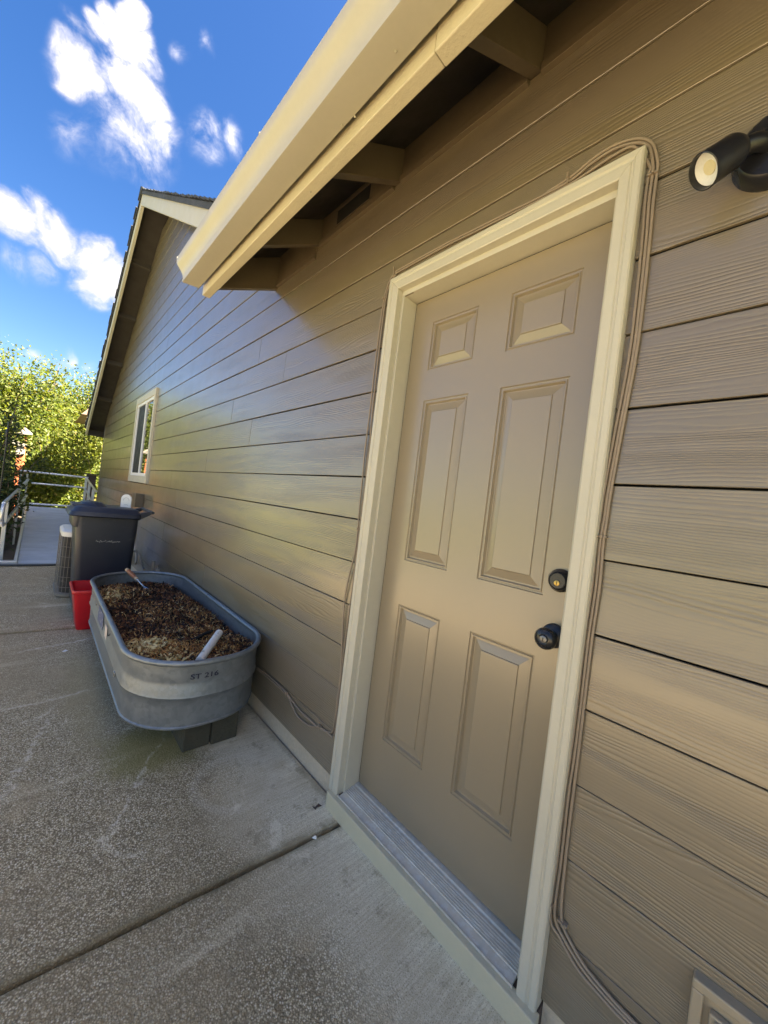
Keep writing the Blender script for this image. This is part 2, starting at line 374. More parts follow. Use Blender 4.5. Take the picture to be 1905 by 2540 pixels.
paint('led_chip', (.80, .70, .42), .4, .1, .0004, 120)
t = NT('glass'); t.set(Base_Color=(.012, .014, .016), Roughness=.015); t.b.inputs['IOR'].default_value = 2.1; MAT['glass'] = t.m

# ------------------------------------------------------------------ mesh helper
ORG = {}
class MB:
    def __init__(s): s.v = []; s.f = []
    def add(s, vs, fs):
        o = len(s.v); s.v += [tuple(map(float, p)) for p in vs]; s.f += [tuple(i+o for i in f) for f in fs]; return s
    def box(s, x0, x1, y0, y1, z0, z1):
        return s.add([(x0,y0,z0),(x1,y0,z0),(x1,y1,z0),(x0,y1,z0),(x0,y0,z1),(x1,y0,z1),(x1,y1,z1),(x0,y1,z1)],
                     [(0,3,2,1),(4,5,6,7),(0,1,5,4),(1,2,6,5),(2,3,7,6),(3,0,4,7)])
    def prism(s, prof, axis, a, b):
        """closed 2D profile extruded along an axis; profile coords are the two other axes in order"""
        def P(p, t):
            return {'x': (t, p[0], p[1]), 'y': (p[0], t, p[1]), 'z': (p[0], p[1], t)}[axis]
        n = len(prof); vs = [P(p, a) for p in prof]+[P(p, b) for p in prof]
        fs = [(i, (i+1) % n, n+(i+1) % n, n+i) for i in range(n)]
        fs += [tuple(range(n-1, -1, -1)), tuple(range(n, 2*n))]
        return s.add(vs, fs)
    def loft(s, rings, close=True, caps=True):
        n = len(rings[0]); vs = [p for r in rings for p in r]; fs = []
        for i in range(len(rings)-1):
            for j in range(n if close else n-1):
                k = (j+1) % n; fs.append((i*n+j, i*n+k, (i+1)*n+k, (i+1)*n+j))
        if caps: fs += [tuple(range(n-1, -1, -1)), tuple(range((len(rings)-1)*n, len(rings)*n))]
        return s.add(vs, fs)
    def tube(s, pts, r, n=8, smooth=0):
        P = [Vector(p) for p in pts]
        if smooth: P = catmull(P, smooth)
        rad = r if callable(r) else (lambda u: r)
        rings = []; nrm = None
        for i, p in enumerate(P):
            d = (P[min(i+1, len(P)-1)]-P[max(i-1, 0)]).normalized()
            if nrm is None:
                nrm = d.orthogonal().normalized()
            nrm = (nrm-d*nrm.dot(d)).normalized(); bn = d.cross(nrm)
            rr = rad(i/(len(P)-1))
            rings.append([p+(nrm*math.cos(2*math.pi*k/n)+bn*math.sin(2*math.pi*k/n))*rr for k in range(n)])
        return s.loft(rings)
    def lathe(s, prof, org, axis, n=24):
        """profile (t along axis, radius)"""
        org = Vector(org); ax = Vector(axis).normalized(); u = ax.orthogonal().normalized(); w = ax.cross(u)
        rings = [[org+ax*t+(u*math.cos(2*math.pi*k/n)+w*math.sin(2*math.pi*k/n))*max(r, 1e-4) for k in range(n)] for t, r in prof]
        return s.loft(rings)
    def build(s, name, mat, parent=None, bevel=0., smooth=False, loc=None, seg=2):
        me = bpy.data.meshes.new(name); o = bpy.data.objects.new(name, me)
        org = ORG[parent.name] if parent is not None else Vector(loc or (0, 0, 0))
        me.from_pydata([tuple(Vector(p)-org) for p in s.v], [], s.f); me.update()
        bm = bmesh.new(); bm.from_mesh(me); bmesh.ops.recalc_face_normals(bm, faces=bm.faces); bm.to_mesh(me); bm.free()
        me.materials.append(MAT[mat]); col.objects.link(o)
        if parent is not None: o.parent = parent
        else: o.location = org
        ORG[o.name] = org
        if smooth:
            me.polygons.foreach_set('use_smooth', [True]*len(me.polygons)); me.update()
            if hasattr(me, 'set_sharp_from_angle'): me.set_sharp_from_angle(angle=R(38))
        if bevel:
            b = o.modifiers.new('bevel', 'BEVEL'); b.width = bevel; b.segments = seg; b.limit_method = 'ANGLE'; b.angle_limit = R(40)
        return o
def catmull(P, k):
    out = []
    for i in range(len(P)-1):
        a, b, c, d = P[max(i-1, 0)], P[i], P[i+1], P[min(i+2, len(P)-1)]
        for j in range(k):
            t = j/k; out.append(.5*((2*b)+(c-a)*t+(2*a-5*b+4*c-d)*t*t+(3*b-a-3*c+d)*t**3))
    out.append(P[-1]); return out
def tag(o, label=None, cat=None, group=None, kind=None):
    for k, v in (('label', label), ('category', cat), ('group', group), ('kind', kind)):
        if v: o[k] = v
    return o
def thing(name, label, cat, loc=(0, 0, 0), group=None):
    o = bpy.data.objects.new(name, None); col.objects.link(o); o.location = loc; o.empty_display_size = .1
    ORG[o.name] = Vector(loc); return tag(o, label, cat, group)
def rrect(x0, x1, y0, y1, r, n=6):
    pts = []
    for cx, cy, a in ((x1-r, y1-r, 0), (x0+r, y1-r, 90), (x0+r, y0+r, 180), (x1-r, y0+r, 270)):
        for i in range(n+1):
            t = R(a+90*i/n); pts.append((cx+r*math.cos(t), cy+r*math.sin(t)))
    return pts

# ================================================================== setting
m = MB(); m.add([(-400, -400, -.12), (400, -400, -.12), (400, 400, -.12), (-400, 400, -.12)], [(0, 1, 2, 3)])
tag(m.build('ground', 'lawn_ground'), kind='structure')
patio = MB().box(-3.4, .2, -3.6, 6.44, -.115, -.03).build('patio', 'joint'); tag(patio, kind='structure')
JX = lambda a, b: (lambda x: a+b*x)
j1 = JX(1.079, -.0895); j2 = JX(3.752, -.056); j3 = JX(6.40, -.012); j0 = JX(-1.6, -.05)
def slab(ya, yb, x0=-3.4, x1=-.004):
    n = 60; bm_ = MB()
    rr = random.Random(int(1000*ya(0)))
    top = []; 
    def edge(f, s_):
        g = .016 if f is j2 else .0085
        return [(x0+(x1-x0)*i/n, f(x0+(x1-x0)*i/n)+s_*(g+rr.uniform(-.0016, .0022))) for i in range(n+1)]
    a = edge(ya, 1); b = edge(yb, -1)
    # cross section rows from front edge to back edge, tooled round edges
    rows = []
    for off, z in ((0, -.05), (0, -.010), (.0015, -.004), (.005, -.0008), (.018, 0)):
        rows.append([(x, y+off, z) for x, y in a])
    for k in range(1, 8):
        rows.append([(p[0], p[1]+.018+(q[1]-p[1]-.036)*k/8, 0) for p, q in zip(a, b)])
    for off, z in ((.018, 0), (.005, -.0008), (.0015, -.004), (0, -.010), (0, -.05)):
        rows.append([(x, y-off, z) for x, y in b])
    bm_.loft(rows, close=False, caps=False)
    o = bm_.build('slab', 'concrete', patio, smooth=True); return o
slab(JX(-3.6, 0), j0); slab(j0, j1); slab(j1, j2); slab(j2, j3)
m = MB(); m.box(-14, -3.41, -9, 6.44, -.11, -.004); tag(m.build('bounce_paving', 'bounce_paving'), kind='structure')  # unseen paving, added and toned for the sunlight it bounces onto the wall
m = MB()       # garden bed beside the ramp
gn = 24
pts = []
for i in range(gn+1):
    for j in range(gn+1):
        x = -3.4+2.24*i/gn; y = 6.46+6.5*j/gn
        pts.append((x, y, -.06+.05*random.random()+.05*math.sin(3*x+2*y)))
m.add(pts, [(i*(gn+1)+j, (i+1)*(gn+1)+j, (i+1)*(gn+1)+j+1, i*(gn+1)+j+1) for i in range(gn) for j in range(gn)])
tag(m.build('garden_bed', 'earth', smooth=True), kind='structure')

# ================================================================== house
house = thing('house', 'tan lap-sided house with cream trim, low eave and far gable', 'house', (0, 0, 0))
EX = .185; ZG = 1.3766
DL, DR, DT = 1.141, .360, 2.135          # inner casing lines of the door opening
WY0, WY1, WZ0, WZ1 = 5.53, 6.79, 1.20, 2.425  # window trim
AY, AZ, SLl, SLr = 6.25, 5.05, .60, .565  # gable apex under the soffit and its slopes
def yl(z): return AY+(AZ-z)/SLl
def yr(z): return AY-(AZ-z)/SLr
joints = {4: 2.51, 3: 2.117, 2: 2.891, 1: 2.51, 6: 4.84, 5: 4.44, 8: 5.32, 9: 6.04, 12: 5.8, -1: 4.41, -4: 4.475, -6: 4.85, -2: 4.14, -3: 1.396,
          0: 3.35, -5: 3.1, -7: 3.8, 7: 5.9, 10: 4.3, 11: 7.2, 13: 6.9, 14: 5.5, 15: 6.5}
prr = random.Random(3)
def plank(k, ya, yb, yat=None, ybt=None, zt=None):
    z0 = ZG+EX*k; z1 = z0+EX-.0046 if zt is None else zt  # board stops short, the dark slot stands in for lap shadow
    h = z1-z0; yat = ya if yat is None else yat; ybt = yb if ybt is None else ybt
    f = lambda z: .0+.0035*(z-z0)/EX
    j = prr.uniform(-.0006, .0006)
    xs0, xs1 = f(z0)+j, f(z1)+j
    n = max(2, int(abs(yb-ya)/.35)); bm_ = MB(); rings = []
    for i in range(n+1):
        u = i/n; yb_ = ya+(yb-ya)*u; yt_ = yat+(ybt-yat)*u; w = .0016*math.sin(yb_*1.7+k*2.1)
        rings.append([(xs0, yb_, z0+w*.7), (xs0+.0095, yb_, z0+w*.7), (xs1+.0095, yt_, z1), (xs1, yt_, z1)])
    bm_.loft(rings); return bm_.build('plank', 'siding', house, bevel=.0012, seg=1)
YMIN, YMAX = -3.2, 10.62
for k in range(-7, 19):
    z0 = ZG+EX*k; z1 = z0+EX
    if z0 > AZ-.15: break
    lo, hi = YMIN, YMAX
    if k >= 7: lo = 2.30
    segs = [(lo, hi)]
    def cut(segs, a, b):
        o = []
        for s_, e_ in segs:
            if b <= s_ or a >= e_: o.append((s_, e_)); continue
            if s_ < a: o.append((s_, a))
            if e_ > b: o.append((b, e_))
        return o
    if z0 < 2.10: segs = cut(segs, .3105, 1.2035)
    if z0 > WZ0-.05 and z1 < WZ1+.06: segs = cut(segs, WY0+.03, WY1-.03)
    base = joints.get(k, prr.uniform(2, 5.5)); js = [j for j in (base+3.66*i for i in range(-3, 4)) if not (k >= 4 and -1 < j < 1.9)]
    for s_, e_ in segs:
        pts = [s_]+[j for j in js if s_+.2 < j < e_-.2]+[e_]
        for a, b in zip(pts[:-1], pts[1:]):
            a2 = a+(.0014 if a != s_ else 0); b2 = b-(.0014 if b != e_ else 0)
            at, bt = a2, b2; zt = None
            zt_ = z0+EX-.0046
            # slanted ends under the rakes
            if b2 > yl(zt_):
                b2 = min(b2, yl(z0)); bt = min(b2, yl(zt_))
            if k >= 7 and a2 < yr(zt_) and yr(zt_) > 2.4:
                a2 = max(a2, yr(z0)); at = max(a2, yr(zt_))
            if b2-a2 < .04: continue
            if bt <= at: bt = at+.001
            plank(k, a2, b2, at, bt, zt)
# solid wall behind the boards, other walls
def part(name, mat, bevel=0., parent=house, smooth=False):
    class _c: pass
    mb = MB(); mb.done = lambda: mb.build(name, mat, parent, bevel, smooth); return mb
m = part('wall', 'lap_shade'); m.box(.04, .14, -3.2, .348, .10, 2.66).box(.04, .14, 1.152, 2.40, .10, 2.66).box(.04, .14, .3485, 1.1515, 2.144, 2.66)
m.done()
m = part('wall', 'lap_shade'); m.prism([(2.40, .1), (10.6, .1), (10.6, yl(10.6)*0+AZ-SLl*(10.6-AY)), (AY, AZ), (2.40, AZ-SLr*(AY-2.40))], 'x', .04, .14); m.done()
m = part('wall', 'siding'); m.box(.14, 11, 10.48, 10.6, -.1, 2.4); m.done()
m = part('wall', 'siding'); m.box(10.88, 11, -3.2, 10.48, -.1, 2.5); m.done()
m = part('wall', 'siding'); m.box(.14, 10.88, -3.2, -3.08, -.1, 2.6); m.done()
m = part('foundation', 'foundation'); m.box(.0055, .14, -3.2, .305, -.11, .088).box(.0055, .14, 1.185, 10.6, -.11, .088); m.done()
m = part('corner_trim', 'siding', .001); m.box(-.004, .02, 10.605, 10.63, .09, 2.36); m.done()

# ---- near eave: rafters, frieze, sheathing, fascia, gutter
SL = .583
ry = [2.347, 1.853, 1.236, .63, .02, -.59, -1.2, -1.81, -2.42, -3.03]
for i, y in enumerate(ry):
    m = part('rafter', 'rafter', .002)
    dz = -.075 if i == 0 else 0
    m.prism([(.02, 2.64+dz+.012), (-.378, 2.64+dz*.4-SL*.378), (-.378, 2.776-SL*.378), (.02, 2.776+SL*.02)], 'y', y, y+.038); m.done()
for i in range(len(ry)-1):
    a, b = ry[i+1]+.039, ry[i]-.001; zb = 2.59 if i == 0 else 2.64
    m = part('frieze_board', 'rafter', .0015); m.box(-.004, .02, a, b, zb+.012, 2.79); m.done()
    m = part('frieze_moulding', 'rafter', .0015); m.box(-.016, .02, a+.002, b-.002, zb-.016, zb+.011); m.done()
m = part('vent', 'vent_dark'); m.box(-.006, -.0045, 1.45, 1.71, 2.672, 2.745); m.done()
vs = [p for p in house.children if p.name == 'vent'][0]
m = part('vent_frame', 'rafter', .001); m.box(-.009, -.0042, 1.44, 1.72, 2.745, 2.752).box(-.009, -.0042, 1.44, 1.72, 2.665, 2.672); m.done()
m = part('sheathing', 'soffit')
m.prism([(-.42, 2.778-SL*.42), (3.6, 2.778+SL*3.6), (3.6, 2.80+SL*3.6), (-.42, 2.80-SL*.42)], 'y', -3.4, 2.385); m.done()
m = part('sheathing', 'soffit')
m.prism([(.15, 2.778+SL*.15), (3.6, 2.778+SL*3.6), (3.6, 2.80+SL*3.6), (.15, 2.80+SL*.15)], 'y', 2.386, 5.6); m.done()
m = part('roof', 'shingle', .004)
m.prism([(-.45, 2.803-SL*.45), (3.6, 2.803+SL*3.6), (3.6, 2.83+SL*3.6), (-.45, 2.83-SL*.45)], 'y', -3.45, 2.40); m.done()
m = part('roof', 'shingle'); m.prism([(3.6, 2.80+SL*3.6), (7.9, 2.80-SL*.7), (7.9, 2.83-SL*.7), (3.6, 2.83+SL*3.6)], 'y', -3.45, 5.6); m.done()
m = part('fascia', 'trim_wood', .003); m.box(-.421, -.379, .664, 2.385, 2.338, 2.53); m.done()
m = part('fascia', 'trim_wood', .003); m.box(-.4235, -.380, -3.4, .6615, 2.335, 2.53); m.done()
# gutter: open K-style trough
gp = [(-.441, 2.485), (-.441, 2.370), (-.522, 2.362), (-.5275, 2.363), (-.5285, 2.3735), (-.5255, 2.378), (-.527, 2.390), (-.531, 2.403), (-.539, 2.417), (-.550, 2.430), (-.559, 2.440), (-.5645, 2.450), (-.566, 2.474), (-.560, 2.480), (-.552, 2.478)]
prof = gp+[(x+.002, z+.0025) if x < -.45 else (x-.002, z+.002) for x, z in reversed(gp)]
m = part('gutter', 'gutter', smooth=True); m.prism(prof, 'y', -3.4, 2.385); gut = m.done()
m = MB().prism([(-.441, 2.485)]+gp[1:13]+[(-.566, 2.482)], 'y', 2.3855, 2.388); m.build('end_cap', 'gutter', gut)
for (y, x, z) in ((2.37, -.556, 2.479), (1.35, -.560, 2.481), (.8, -.560, 2.481)):
    MB().lathe([(0, .006), (.006, .006), (.008, .003)], (x, y, z-.002), (0, 0, 1), 8).build('screw', 'gutter', gut)
for (x, y, z) in ((-.47, .75, 2.3645), (-.44, .95, 2.366), (-.45, 1.0, 2.366), (-.40, 1.25, 2.3365)):
    MB().lathe([(0, .0035), (.002, .003), (.003, .001)], (x, y, z), (0, 0, -1), 8).build('drip', 'gutter', gut, smooth=True)

# ---- main gable roof: rake boards, soffit, lookouts, shingles
def under(y): return AZ-(SLl*(y-AY) if y > AY else SLr*(AY-y))
YE = 10.95; YS = 2.42
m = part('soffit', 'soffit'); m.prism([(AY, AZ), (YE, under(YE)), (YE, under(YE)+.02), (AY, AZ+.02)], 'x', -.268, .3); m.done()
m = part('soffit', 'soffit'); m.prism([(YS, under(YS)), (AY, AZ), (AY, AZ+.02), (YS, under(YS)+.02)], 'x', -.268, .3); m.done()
for a, b in ((AY, YE), (YS, AY)):
    m = part('rake_board', 'trim', .003)
    m.prism([(a, under(a)-.145), (b, under(b)-.145), (b, under(b)+.025), (a, under(a)+.025)], 'x', -.308, -.270); m.done()
    m = part('roof', 'shingle'); m.prism([(a, under(a)+.027), (b, under(b)+.027), (b, under(b)+.05), (a, under(a)+.05)], 'x', -.318, 11.1); m.done()
    m = part('drip_edge', 'shingle'); m.prism([(a, under(a)+.0), (b, under(b)+.0), (b, under(b)+.049), (a, under(a)+.049)], 'x', -.324, -.319); m.done()
for y in (7.05, 7.95, 8.95, 9.9, 4.9, 3.9):
    m = part('lookout', 'soffit', .002); s_ = SLl if y > AY else -SLr
    m.prism([(y, under(y)-.075), (y+.04, under(y+.04)-.075), (y+.04, under(y+.04)-.001), (y, under(y)-.001)], 'x', -.268, .0); m.done()
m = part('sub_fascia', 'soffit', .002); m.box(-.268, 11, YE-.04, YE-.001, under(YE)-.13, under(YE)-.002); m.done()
def shingle_mesh():
    mb = MB(); mb.box(-.332, .8, -.09, .09, 0, .012); me = bpy.data.meshes.new('shingle')
    me.from_pydata(mb.v, [], mb.f); me.materials.append(MAT['shingle']); return me
shm = shingle_mesh(); srr = random.Random(8)
for side, s_, yend in ((1, SLl, YE), (-1, -SLr, YS)):
    ang = math.atan(-s_) ; L_ = abs(yend-AY)/math.cos(ang); n = int(L_/.14)
    for i in range(n):
        d = (i+.5)*.14*math.cos(ang); y = AY+side*d
        o = bpy.data.objects.new('shingle', shm); col.objects.link(o); o.parent = house
        o.location = (srr.uniform(-.012, .012), y, under(y)+.058); o.rotation_euler = (ang-side*.06, 0, 0)
m = part('ridge_cap', 'shingle', .004); m.prism([(AY-.14, AZ+.0), (AY+.14, AZ-.01), (AY+.14, AZ+.012), (AY, AZ+.098), (AY-.14, AZ+.012)], 'x', -.335, 11.1); m.done()
m = part('porch_roof', 'shingle_far', .004); m.add([(-.38, 11.6, 2.62), (.9, 11.6, 2.62), (.9, 14, 2.62), (-.38, 14, 2.62), (.15, 11.6, 3.35), (.15, 14, 3.35), (.9, 11.6, 3.35), (.9, 14, 3.35)], [(0, 3, 2, 1), (0, 4, 5, 3), (4, 6, 7, 5), (0, 1, 6, 4), (3, 5, 7, 2), (1, 2, 7, 6)]); m.done()

# ---- window
win = MB().box(.012, .03, WY0+.05, WY1-.05, WZ0+.05, WZ1-.05).build('window', 'screen', house)
def trimbox(y0, y1, z0, z1, mat='trim', x0=-.024, x1=.02, name='window_trim', b=.002): return MB().box(x0, x1, y0, y1, z0, z1).build(name, mat, win, bevel=b)
trimbox(WY0, WY1, WZ1-.085, WZ1); trimbox(WY0, WY1, WZ0, WZ0+.09); trimbox(WY0, WY0+.075, WZ0+.091, WZ1-.086); trimbox(WY1-.075, WY1, WZ0+.091, WZ1-.086)
fy0, fy1, fz0, fz1 = WY0+.076, WY1-.076, WZ0+.091, WZ1-.086
for a in ((fy0, fy1, fz0, fz0+.04), (fy0, fy1, fz1-.04, fz1), (fy0, fy0+.035, fz0+.041, fz1-.041), (fy1-.035, fy1, fz0+.041, fz1-.041)):
    trimbox(*a, 'white_vinyl', -.012, .015, 'window_frame', .0015)
ym = (fy0+fy1)/2-.02
trimbox(ym-.02, ym+.02, fz0+.041, fz1-.041, 'white_vinyl', -.010, .014, 'mullion', .0015)
o = MB().box(.004, .009, fy0+.036, ym-.021, fz0+.041, fz1-.041).build('pane', 'glass', win)
o = MB().box(.003, .010, ym+.021, fy1-.036, fz0+.041, fz1-.041).build('insect_screen', 'screen', win)

# ---- door: casing, jamb, slab, panels, hardware, threshold
prof = [(0, .012), (0, -.028), (.003, -.030), (.028, -.030), (.031, -.0262), (.037, -.0262), (.040, -.0298), (.055, -.0298), (.060, -.025), (.060, .012)]
def casing(p0, p1, mitre0, mitre1):
    pass
ZB = .062
def sweep(points):     # points: function w -> (y,z) for two ends
    rings = [[(x, *e(w)) for w, x in prof] for e in points]
    return MB().loft(rings)
sweep([lambda w: (DL+w, ZB), lambda w: (DL+w, DT+w)]).build('casing', 'trim', house, bevel=.0008, seg=1)
sweep([lambda w: (DR-w*.83, ZB-.004), lambda w: (DR-w*.83, DT+w)]).build('casing', 'trim', house, bevel=.0008, seg=1)
sweep([lambda w: (DL+w-.0004, DT+w+.0003), lambda w: (DR-w*.83+.0004, DT+w+.0003)]).build('casing', 'trim', house, bevel=.0008, seg=1)
m = part('jamb', 'trim', .0015); m.box(-.001, .12, 1.129, 1.150, .07, 2.1155); m.done()
m = part('jamb', 'trim', .0015); m.box(-.001, .12, .350, .372, .07, 2.1155); m.done()
m = part('jamb', 'trim', .0015); m.box(-.0012, .12, .350, 1.150, 2.1158, 2.142); m.done()
m = part('weatherstrip', 'vent_dark'); m.box(.074, .12, 1.1215, 1.1285, .09, 2.113).box(.074, .12, .3725, .3785, .09, 2.113).box(.074, .12, .3785, 1.1215, 2.108, 2.115); m.done()
SY0, SY1, SZ0, SZ1, SX = .378, 1.1235, .094, 2.110, .070
py = [(.459, .682), (.808, 1.020)]; pz = [(.330, .878), (1.055, 1.694), (1.814, 2.008)]
ycut = sorted([SY0, SY1]+[v for p in py for v in p]); zcut = sorted([SZ0, SZ1]+[v for p in pz for v in p])
m = MB()
for i in range(len(ycut)-1):
    for j in range(len(zcut)-1):
        if (ycut[i], ycut[i+1]) in py and (zcut[j], zcut[j+1]) in pz: continue
        m.add([(SX, ycut[i], zcut[j]), (SX, ycut[i+1], zcut[j]), (SX, ycut[i+1], zcut[j+1]), (SX, ycut[i], zcut[j+1])], [(0, 1, 2, 3)])
m.add([(SX, SY0, SZ0), (SX, SY1, SZ0), (SX, SY1, SZ1), (SX, SY0, SZ1), (.114, SY0, SZ0), (.114, SY1, SZ0), (.114, SY1, SZ1), (.114, SY0, SZ1)],
      [(4, 7, 6, 5), (0, 4, 5, 1), (1, 5, 6, 2), (2, 6, 7, 3), (3, 7, 4, 0)])
door = m.build('door', 'door', house)
pprof = [(0, 0), (.0025, .0050), (.0062, .0054), (.009, .0020), (.0118, .0020), (.0155, .0125), (.0195, .0125), (.046, .0050), (.0475, .0016), (.049, .001)]
for y0, y1 in py:
    for z0, z1 in pz:
        m = MB(); rings = [[(SX+d, y0+t, z0+t), (SX+d, y1-t, z0+t), (SX+d, y1-t, z1-t), (SX+d, y0+t, z1-t)] for t, d in pprof]
        vs = [p for r in rings for p in r]; fs = []
        for i in range(len(rings)-1):
            for j in range(4): fs.append((i*4+j, i*4+(j+1) % 4, (i+1)*4+(j+1) % 4, (i+1)*4+j))
        n = (len(rings)-1)*4; fs.append((n, n+1, n+2, n+3)); m.add(vs, fs)
        m.build('panel', 'door', door)
by, bz = .4135, 1.109
MB().lathe([(0, .0325), (.010, .0325), (.024, .0255), (.0265, .0245), (.028, .022), (.0265, .0205), (.0265, .001)], (SX, by, bz), (-1, 0, 0), 32).build('deadbolt', 'bronze_black', door, smooth=True)
MB().lathe([(0, .0075), (.003, .0075), (.0035, .006), (.0036, .001)], (SX-.0262, by, bz-.006), (-1, 0, 0), 20).build('lock_cylinder', 'brass', door, smooth=True)
MB().box(SX-.0302, SX-.0290, by-.0009, by+.0009, bz-.0105, bz-.0015).build('keyhole', 'vent_dark', door)
ky, kz = .4135, .953
MB().lathe([(0, .0335), (.006, .0335), (.012, .028), (.016, .0145), (.034, .0130), (.040, .0185), (.046, .0265), (.054, .0295), (.062, .0285), (.069, .023), (.0715, .0135), (.0705, .0115), (.0705, .001)], (SX, ky, kz), (-1, 0, 0), 36).build('knob', 'bronze_black', door, smooth=True)
MB().lathe([(0, .0098), (.0025, .0098), (.0032, .0085), (.0033, .001)], (SX-.0700, ky, kz), (-1, 0, 0), 20).build('lock_cylinder', 'dull_steel', door, smooth=True)
MB().box(SX-.0743, SX-.0730, ky-.0009, ky+.0009, kz-.005, kz+.005).build('keyhole', 'vent_dark', door)
# threshold
tp = [(-.030, .0665), (-.030, .070), (-.004, .0755)]
for i in range(6):
    x = .0005+i*.0078; z = .0772+i*.0012
    tp += [(x, z-.001), (x+.0012, z+.0022), (x+.0040, z+.0026), (x+.0052, z-.0002)]
tp += [(.052, .0835), (.056, .088), (.12, .090), (.12, .0665)]
m = part('threshold', 'aluminium'); m.prism(tp, 'y', .3725, 1.1285); m.done()
m = part('threshold_edge', 'aluminium', .001); m.box(-.0305, -.026, .37, 1.135, .0665, .0735); m.done()
m = part('kick_board', 'trim_wood', .003); m.box(-.0485, -.018, .302, 1.183, -.004, .0655); m.done()
m = part('sill', 'dark_wood'); m.box(-.017, .13, .306, 1.195, -.1, .0655); m.done()

# ================================================================== wall fixtures
wl = thing('wall_light', 'black round wall floodlight with tilted cylindrical lamp beside the door', 'light', (-.001, .078, 2.042))
c = (-.001, .078, 2.042)
MB().lathe([(0, .074), (.018, .074), (.024, .071), (.034, .068), (.038, .063), (.038, .001)], (.004, .072, 2.052), (-1, 0, 0), 48).build('base_plate', 'black_metal', wl, smooth=True)
MB().lathe([(0, .010), (.003, .010), (.005, .008), (.005, .001)], (-.034, .072, 2.046), (-1, 0, 0), 24).build('cap', 'black_metal', wl, smooth=True)
hb = Vector((-.082, .134, 2.028)); hl = Vector((-.110, .170, 1.992)); ax = (hl-hb).normalized()
MB().tube([(-.030, .092, 2.050), (-.056, .104, 2.046), hb-ax*.004], lambda u: .013+.004*math.sin(u*3.1), 14, smooth=4).build('knuckle', 'black_metal', wl, smooth=True)
ln_ = (hl-hb).length
MB().lathe([(-.008, .024), (0, .029), (.006, .031), (ln_-.004, .0325), (ln_+.006, .0335), (ln_+.007, .0315), (ln_-.006, .0300), (ln_-.012, .001)], hb, ax, 36).build('lamp_head', 'black_metal', wl, smooth=True)
MB().lathe([(ln_-.010, .0295), (ln_-.004, .0295), (ln_-.0035, .0285), (ln_-.008, .016), (ln_-.008, .001)], hb, ax, 32).build('lens', 'led', wl, smooth=True)
MB().lathe([(ln_-.0085, .013), (ln_-.006, .0125), (ln_-.006, .001)], hb, ax, 16).build('emitter', 'led_chip', wl, smooth=True)

ob = thing('outlet_box', 'tan outlet cover on a mounting block low at the right edge', 'outlet box', (0, -.02, .34))
m = MB(); m.box(-.020, .012, -.10, .0445, .403, .4215).box(-.020, .012, .026, .0445, .22, .4028).box(-.020, .012, -.10, -.0815, .22, .4028).box(-.020, .012, -.0813, .0258, .22, .238)
m.build('mounting_block', 'outlet', ob, bevel=.003)
MB().box(-.010, .012, -.0815, .026, .238, .403).build('back_plate', 'outlet', ob)
MB().box(-.026, -.0105, -.066, .0165, .25, .386).build('cover', 'outlet', ob, bevel=.003)
MB().box(-.032, -.0265, -.02, .008, .372, .382).build('hinge', 'outlet', ob, bevel=.001)
MB().box(-.031, -.0265, -.055, .004, .262, .358).build('flap', 'outlet', ob, bevel=.003)

# cables clipped round the door
def cable(name, label, pts, r=.0036, x=-.0058, ties=()):
    P = [(x if len(p) == 2 else p[2], p[0], p[1]) for p in pts]
    m = MB().tube(P, r, 8, smooth=6); o = m.build('cable', 'cable', smooth=True, loc=P[0])
    tag(o, label, 'cable', 'tan cables clipped round the door frame')
    for (y, z, vert) in ties:
        if vert: MB().box(-.0135, -.0005, y-.011, y+.011, z-.0025, z+.0025).box(-.018, -.012, y-.004, y+.001, z-.003, z+.004).build('clip', 'cable', o, bevel=.0008)
        else: MB().box(-.0135, -.0005, y-.0025, y+.0025, z-.011, z+.011).box(-.018, -.012, y-.003, y+.003, z+.004, z+.018).build('clip', 'cable', o, bevel=.0008)
    return o
left_up = [(1.255, .693), (1.243, .646), (1.268, .782), (1.268, .882), (1.252, .985), (1.239, 1.046), (1.239, 1.144), (1.245, 1.223), (1.250, 1.38), (1.256, 1.494), (1.254, 1.66), (1.257, 1.806), (1.257, 1.936), (1.255, 2.053), (1.246, 2.164), (1.222, 2.215)]
ground_run = [(2.30, .235), (2.064, .242), (1.842, .258), (1.656, .256), (1.635, .251), (1.521, .231), (1.413, .231), (1.337, .233)]
top_run = [(1.19, 2.234), (1.175, 2.238), (.953, 2.240), (.805, 2.234), (.679, 2.229), (.595, 2.224), (.497, 2.224), (.437, 2.242), (.388, 2.246), (.341, 2.232), (.309, 2.204), (.295, 2.153)]
right_dn = [(.293, 2.127), (.293, 2.062), (.289, 1.977), (.286, 1.853), (.285, 1.688), (.295, 1.50), (.302, 1.355), (.303, 1.292), (.305, 1.232), (.302, 1.124), (.304, .997), (.302, .828), (.302, .70), (.304, .606), (.302, .438), (.303, .328), (.296, .293), (.277, .273), (.231, .243), (.18, .229), (.13, .223), (.02, .218), (-.12, .21)]
cable('cable', 'tan cable bowing outermost from the door casing on its hinge side', ground_run+[(1.25, .262), (1.238, .32), (1.238, .40), (1.239, .537)]+left_up[2:]+top_run+right_dn,
      ties=((1.20, 2.236, False), (.50, 2.226, False), (.292, 2.125, True), (.303, 1.245, True), (.318, .325, True), (1.247, 2.14, True), (1.233, 1.15, True)))
off = [(1.226, 1.493), (1.224, 1.38), (1.227, 1.224), (1.227, 1.146), (1.227, 1.048), (1.227, .97), (1.229, .852), (1.232, .733), (1.234, .649), (1.231, .50), (1.231, .38), (1.229, .26)]
left2 = list(reversed(off))+[(1.238, 1.66), (1.241, 1.806), (1.243, 1.936), (1.242, 2.053), (1.236, 2.16), (1.212, 2.208)]
